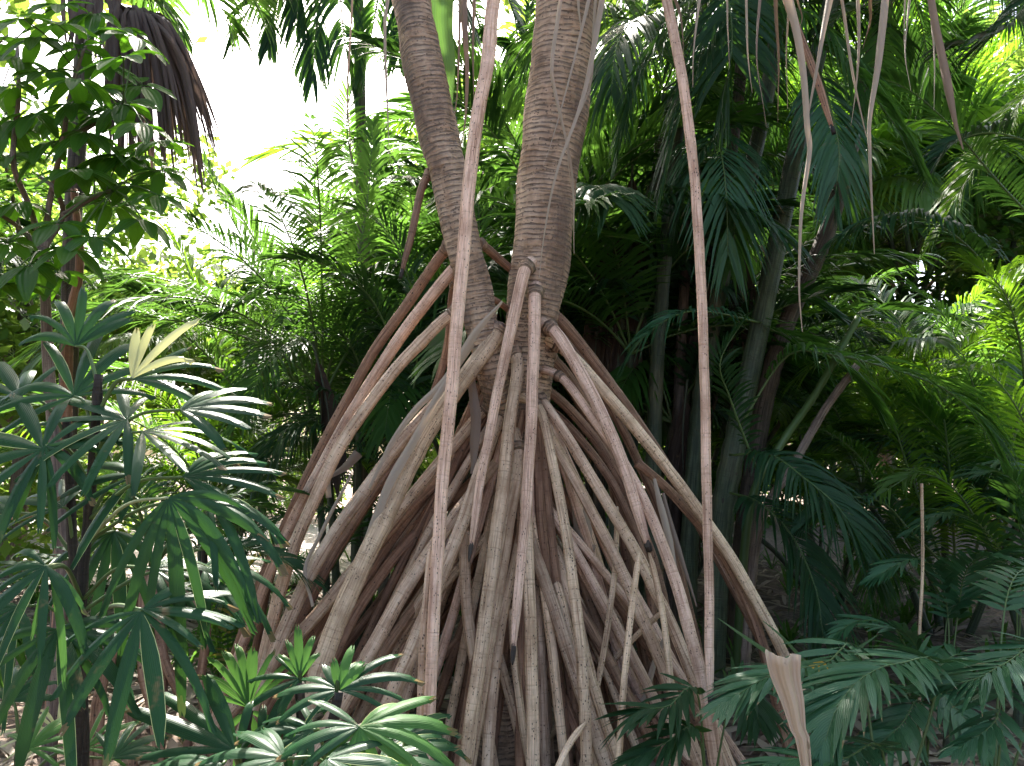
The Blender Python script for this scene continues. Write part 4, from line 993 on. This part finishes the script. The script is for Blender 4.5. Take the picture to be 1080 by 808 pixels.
# ------------------------------------------------------------------ overhanging palm, top centre: fronds hang in front of the sky
op = thing('feather_palm', Vector((at(395,300,7.0).x, 7.0, 0)), 'tall feather palm whose drooping fronds hang over the white sky gap', 'palm')
cane(op, [at(378,-260,7.0), at(378,0,7.0), at(382,200,7.0), at(386,400,7.0), Vector((at(390,400,7).x, 7.0, -.04))], 11, 14, 'stem_brown', name='trunk')
for pts_ in ([(378,-80),(340,-50),(300,-25),(265,5),(245,45)], [(378,-80),(340,-60),(305,-30),(290,10),(283,50)], [(380,-90),(400,-40),(395,20),(380,80)], [(378,-80),(350,-40),(335,20),(330,85)],
             [(380,-80),(430,-50),(470,-20),(500,30)], [(378,-90),(360,-30),(362,30),(372,95)], [(380,-90),(415,-60),(425,0),(420,60)], [(370,-70),(330,-60),(280,-50),(235,-20)],
             [(380,-80),(345,-70),(318,-20),(312,30)]):
    kf(op, [(a, b, 6.7) for a, b in pts_], 44, 42, 3.4, random.choice(['f_dark','f_dark','f_mid']), rmat='rachis_dark', droop=.9, miss=.12)
kf(op, [(395,230,6.8),(372,170,6.7),(366,120,6.6),(378,70,6.6)], 30, 40, 3.2, 'f_mid')
kf(op, [(430,190,6.8),(400,150,6.7),(365,150,6.6),(335,185,6.6)], 34, 36, 3.2, 'f_mid', miss=.2)

# a second tall palm between and behind the two pandanus trunks
op2 = thing('feather_palm', Vector((at(520,300,8.0).x, 8.0, 0)), 'tall palm seen between the two ringed pandanus stems', 'palm')
cane(op2, [at(478,-200,8.0), at(470,0,8.0), at(478,200,8.0), at(480,420,8.0), Vector((at(482,400,8).x, 8.0, -.04))], 14, 17, 'stem', name='trunk')
for pts_ in ([(475,-60),(520,-30),(545,30),(540,110)], [(475,-40),(500,10),(515,70),(528,150)], [(478,120),(515,115),(540,150),(535,220)], [(478,150),(510,180),(530,240)], [(480,190),(500,170),(530,175),(560,200)],
             [(475,-40),(455,30),(470,110)], [(480,220),(450,190),(420,200),(400,250)], [(480,200),(510,140),(548,70),(560,0)], [(475,60),(510,40),(545,60)]):
    kf(op2, [(a, b, 7.8) for a, b in pts_], 40, 38, 3.0, random.choice(['f_mid','f_dark','f_mid']), droop=.5)

# ------------------------------------------------------------------ farther palms (copies of two clumps)
def far_clump(label, seed, mats):
    random.seed(seed); r = thing('feather_palm', (0,0,0), label, 'palm')
    auto_palm(r, (0,0), 7, 9, 2.9, 2.2, L=.55, w=.034, mats=mats, spread=1.1, n=54)
    return r
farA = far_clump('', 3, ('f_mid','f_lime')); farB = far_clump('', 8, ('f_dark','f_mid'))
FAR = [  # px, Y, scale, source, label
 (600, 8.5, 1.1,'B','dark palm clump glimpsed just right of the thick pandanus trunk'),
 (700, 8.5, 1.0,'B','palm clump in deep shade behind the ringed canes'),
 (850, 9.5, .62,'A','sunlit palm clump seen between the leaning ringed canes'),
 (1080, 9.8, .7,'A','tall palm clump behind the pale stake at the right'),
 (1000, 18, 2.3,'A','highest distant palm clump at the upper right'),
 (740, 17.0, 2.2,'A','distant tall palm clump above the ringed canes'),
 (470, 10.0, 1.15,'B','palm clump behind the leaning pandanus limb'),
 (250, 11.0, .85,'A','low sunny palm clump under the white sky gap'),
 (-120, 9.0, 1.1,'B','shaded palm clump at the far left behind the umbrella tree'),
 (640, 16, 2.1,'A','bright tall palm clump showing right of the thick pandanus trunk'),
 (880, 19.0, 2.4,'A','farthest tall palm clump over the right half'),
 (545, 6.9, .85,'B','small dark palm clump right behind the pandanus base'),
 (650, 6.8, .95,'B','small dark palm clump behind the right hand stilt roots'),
]
used = set()
for i, (px, Y, s, src, lb) in enumerate(FAR):
    o = farA if src == 'A' else farB
    if src in used: o = copy_tree(o)
    used.add(src)
    o.location = (at(px, 400, Y).x, Y, 0); o.scale = (s, s, s); o.rotation_euler = (0, 0, i*1.3); o['label'] = lb; o['category'] = 'palm'
    o['group'] = 'feather palm clumps in the background'
random.seed(77)

# ------------------------------------------------------------------ broadleaf trees beyond
def broad_tree(seed, mat, H=5.0, Rr=2.0, nl=12000):
    random.seed(seed); t = thing('broadleaf_tree', (0,0,0), '', 'tree')
    mb = MB(); W = [Vector((0,0,-.05)), Vector((.1,0,H*.3)), Vector((-.05,.1,H*.55)), Vector((.05,0,H*.8))]
    mb.tube(resample(catmull(W, 6), 24), [.14-.09*i/24 for i in range(25)], 10, rfn=root_fn(seed, .15)); mb.build('trunk', M['woody'], t)
    cl = []
    for i in range(26):
        a = rnd(0, 6.283); r_ = Rr*math.sqrt(rnd(.05,1)); z = H*rnd(.12,1.05)
        c = Vector((math.cos(a)*r_, math.sin(a)*r_, z)); cl.append((c, rnd(.45,.95)))
        if i < 9:
            mb = MB(); s0 = W[1].lerp(W[3], rnd(0,1)); mb.tube(resample(catmull([s0, s0.lerp(c,.5)+Vector((0,0,.15)), c], 5), 10), [.04-.03*i_/10 for i_ in range(11)], 6); mb.build('branch', M['woody'], t)
    mb = MB()
    for i in range(nl):
        c, r_ = random.choice(cl); v = Vector((random.gauss(0,1), random.gauss(0,1), random.gauss(0,.8)))
        p = c + v.normalized()*r_*rnd(.35,1)**.6; p.z = max(.1, p.z)
        d = Vector((rnd(-1,1), rnd(-1,1), rnd(-1,.3))).normalized(); n_ = Vector((rnd(-.6,.6), rnd(-.6,.6), 1)).normalized(); s = d.cross(n_).normalized()
        L = rnd(.11,.19); wv = L*.3
        b = len(mb.v); mb.v += [p, p+d*L*.5-s*wv, p+d*L, p+d*L*.5+s*wv]; mb.face((b,b+1,b+2,b+3), ((.5,0),(0,.5),(.5,1),(1,.5)))
    mb.build('crown', M[mat], t, smooth=False)
    return t
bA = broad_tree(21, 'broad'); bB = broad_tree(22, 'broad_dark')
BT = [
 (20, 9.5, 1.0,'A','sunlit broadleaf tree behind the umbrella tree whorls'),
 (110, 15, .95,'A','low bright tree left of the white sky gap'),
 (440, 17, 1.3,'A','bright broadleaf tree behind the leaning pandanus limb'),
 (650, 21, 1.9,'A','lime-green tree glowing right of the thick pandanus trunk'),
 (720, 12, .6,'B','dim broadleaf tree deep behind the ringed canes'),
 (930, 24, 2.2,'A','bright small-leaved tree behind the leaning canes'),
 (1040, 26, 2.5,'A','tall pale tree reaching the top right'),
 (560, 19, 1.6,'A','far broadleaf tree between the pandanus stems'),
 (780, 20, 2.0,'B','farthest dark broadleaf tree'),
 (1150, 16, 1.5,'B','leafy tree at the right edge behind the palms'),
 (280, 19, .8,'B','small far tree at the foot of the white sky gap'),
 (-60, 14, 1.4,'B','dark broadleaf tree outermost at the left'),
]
used = set()
for i, (px, Y, s, src, lb) in enumerate(BT):
    o = bA if src == 'A' else bB
    if src in used: o = copy_tree(o)
    used.add(src); o.location = (at(px, 400, Y).x, Y, 0); o.scale = (s, s, s); o.rotation_euler = (0, 0, i*2.1); o['label'] = lb; o['category'] = 'tree'; o['group'] = 'broadleaf trees in the background'
random.seed(78)

# reddish trunk at the left
rt = thing('bare_tree', Vector((at(66,600,4.6).x, 4.6, 0)), 'reddish brown bare stem crossing the bright gap behind the lady palm', 'tree')
cane(rt, [at(72,330,4.6), at(69,450,4.6), at(66,560,4.6), at(63,650,4.6), Vector((at(62,600,4.6).x, 4.6, -.04))], 11, 15, 'redtrunk', name='trunk', node=.3)
cane(rt, [at(72,340,4.6), at(84,280,4.6), at(78,200,4.6)], 10, 7, 'redtrunk', name='branch', node=.3)
cane(rt, [at(66,570,4.6), at(40,545,4.5), at(15,548,4.5), at(-10,535,4.5)], 3, 2, 'redtrunk', name='branch', node=.3)
# small group of stilt roots of another plant, lower left
sp = thing('stilt_rooted_shrub', Vector((at(150,700,3.6).x, 3.6, 0)), 'small shrub on brown stilt roots in shade behind the lady palm', 'shrub')
for pts_ in ([(118,690),(132,730),(140,790)], [(150,700),(158,740),(166,790)], [(172,690),(190,735),(198,790)], [(108,720),(100,760),(96,800)], [(150,640),(160,680),(172,700)], [(215,650),(212,720),(222,790)], [(135,650),(125,680),(108,725)]):
    W = [at(160,600,3.7)] + [at(a, b, 3.6) for a, b in pts_]; W.append(Vector((W[-1].x, W[-1].y, -.04)))
    mb = MB(); mb.tube(resample(catmull(W, 6), 30), [.02]*31, 9, rfn=root_fn(rnd(0,9))); mb.build('root', M['brown'], sp)
for k in range(8):
    frond(sp, arc_path(at(160,600,3.7), rnd(0,6.28), R(rnd(20,70)), .8, R(rnd(40,90))), n=26, L=.24, w=.02, mat='f_dark', st=3)

# ------------------------------------------------------------------ litter on the ground
mb = MB()
for i in range(5200):
    Y = 1.6+10*random.random()**1.5; x = rnd(-.85,.85)*Y*.9; z = .05*noise.noise(Vector((x*.7, Y*.7, 0)))+rnd(.004,.05)
    a = rnd(0, 6.283); long_ = random.random() < .4
    L = rnd(.25,.8) if long_ else rnd(.05,.13); wv = rnd(.012,.03) if long_ else L*.2
    d = Vector((math.cos(a), math.sin(a), rnd(-.05,.1))); s = Vector((-math.sin(a), math.cos(a), rnd(-.5,.5))).normalized(); rows = []
    c = Vector((x, Y, z))
    for k in range(4):
        t = k/3; q = c + d*(L*(t-.5)) + Vector((0,0,.02*math.sin(t*3.1)*rnd(.2,2))); h = wv*[.4,1,.9,.1][k]; rows.append([q-s*h, q+s*h])
    mb.strip(rows, m=0 if random.random() < .4 else 1)
tag(mb.build('leaf_litter', [M['strap_dark'], M['strap']]), kind='stuff')
# low ground plants
mb = MB()
for i in range(260):
    Y = rnd(4.8,11); x = rnd(-.8,.8)*Y; c = Vector((x, Y, 0))
    for k in range(9):
        a = rnd(0,6.283); el = R(rnd(35,80)); d = Vector((math.cos(a)*math.cos(el), math.sin(a)*math.cos(el), math.sin(el))); L = rnd(.2,.5); s = d.cross(UP).normalized()
        mb.strip([[c+d*L*t+Vector((0,0,-.3*L*t*t))-s*.014*w_, c+d*L*t+Vector((0,0,-.3*L*t*t))+s*.014*w_] for t, w_ in ((0,.5),(.4,1),(.75,.8),(1,.05))])
tag(mb.build('ground_cover', M['f_mid']), kind='stuff')

# ------------------------------------------------------------------ added leaf canopy and out-of-view trees that shade the scene
random.seed(5)
mb = MB(); cl = []
for i in range(170):
    y = rnd(5.0, 9.5); x = rnd(-1.0, 1.0)*(6+y*.45); z = rnd(6.0, 8.6) + max(0, y-8)*.42
    px_ = 540+F*x/y
    if y > 5.5 and 130 < px_ < 440: continue
    if y > 6.2 and px_ > 760: continue
    cl.append((Vector((x, y, z)), rnd(.5, 1.0)))
for i in range(11000):
    c, r_ = random.choice(cl); v = Vector((random.gauss(0,1), random.gauss(0,1), random.gauss(0,.6))).normalized()
    p = c + v*r_*rnd(.3,1)
    d = Vector((rnd(-1,1), rnd(-1,1), rnd(-1,.3))).normalized(); n_ = Vector((rnd(-.6,.6), rnd(-.6,.6), 1)).normalized(); s = d.cross(n_).normalized()
    L = rnd(.16,.30); wv = L*.24; b = len(mb.v); mb.v += [p, p+d*L*.5-s*wv, p+d*L, p+d*L*.5+s*wv]; mb.face((b,b+1,b+2,b+3), ((.5,0),(0,.5),(.5,1),(1,.5)))
tag(mb.build('shade_canopy', M['broad'], smooth=False), kind='stuff')  # leaf mass added overhead to cut top light on the middle ground
for i, (x, y, s_, src, lb) in enumerate([(-7,-5,1.3,'A','unseen broadleaf tree added behind the camera on the left to screen sky light'), (7.5,-4,1.4,'B','unseen broadleaf tree added behind the camera on the right to screen sky light'),
      (-6.5,1.5,1.3,'B','unseen broadleaf tree added left of the view to screen sky light'), (7,2,1.4,'A','unseen broadleaf tree added right of the view to screen sky light')]):
    o = copy_tree(bA if src == 'A' else bB); o.location = (x, y, 0); o.scale = (s_, s_, s_); o.rotation_euler = (0,0,i*1.7); o['label'] = lb; o['category'] = 'tree'; o['group'] = 'broadleaf trees in the background'  # unseen trees added to hold back low sky light on the roots
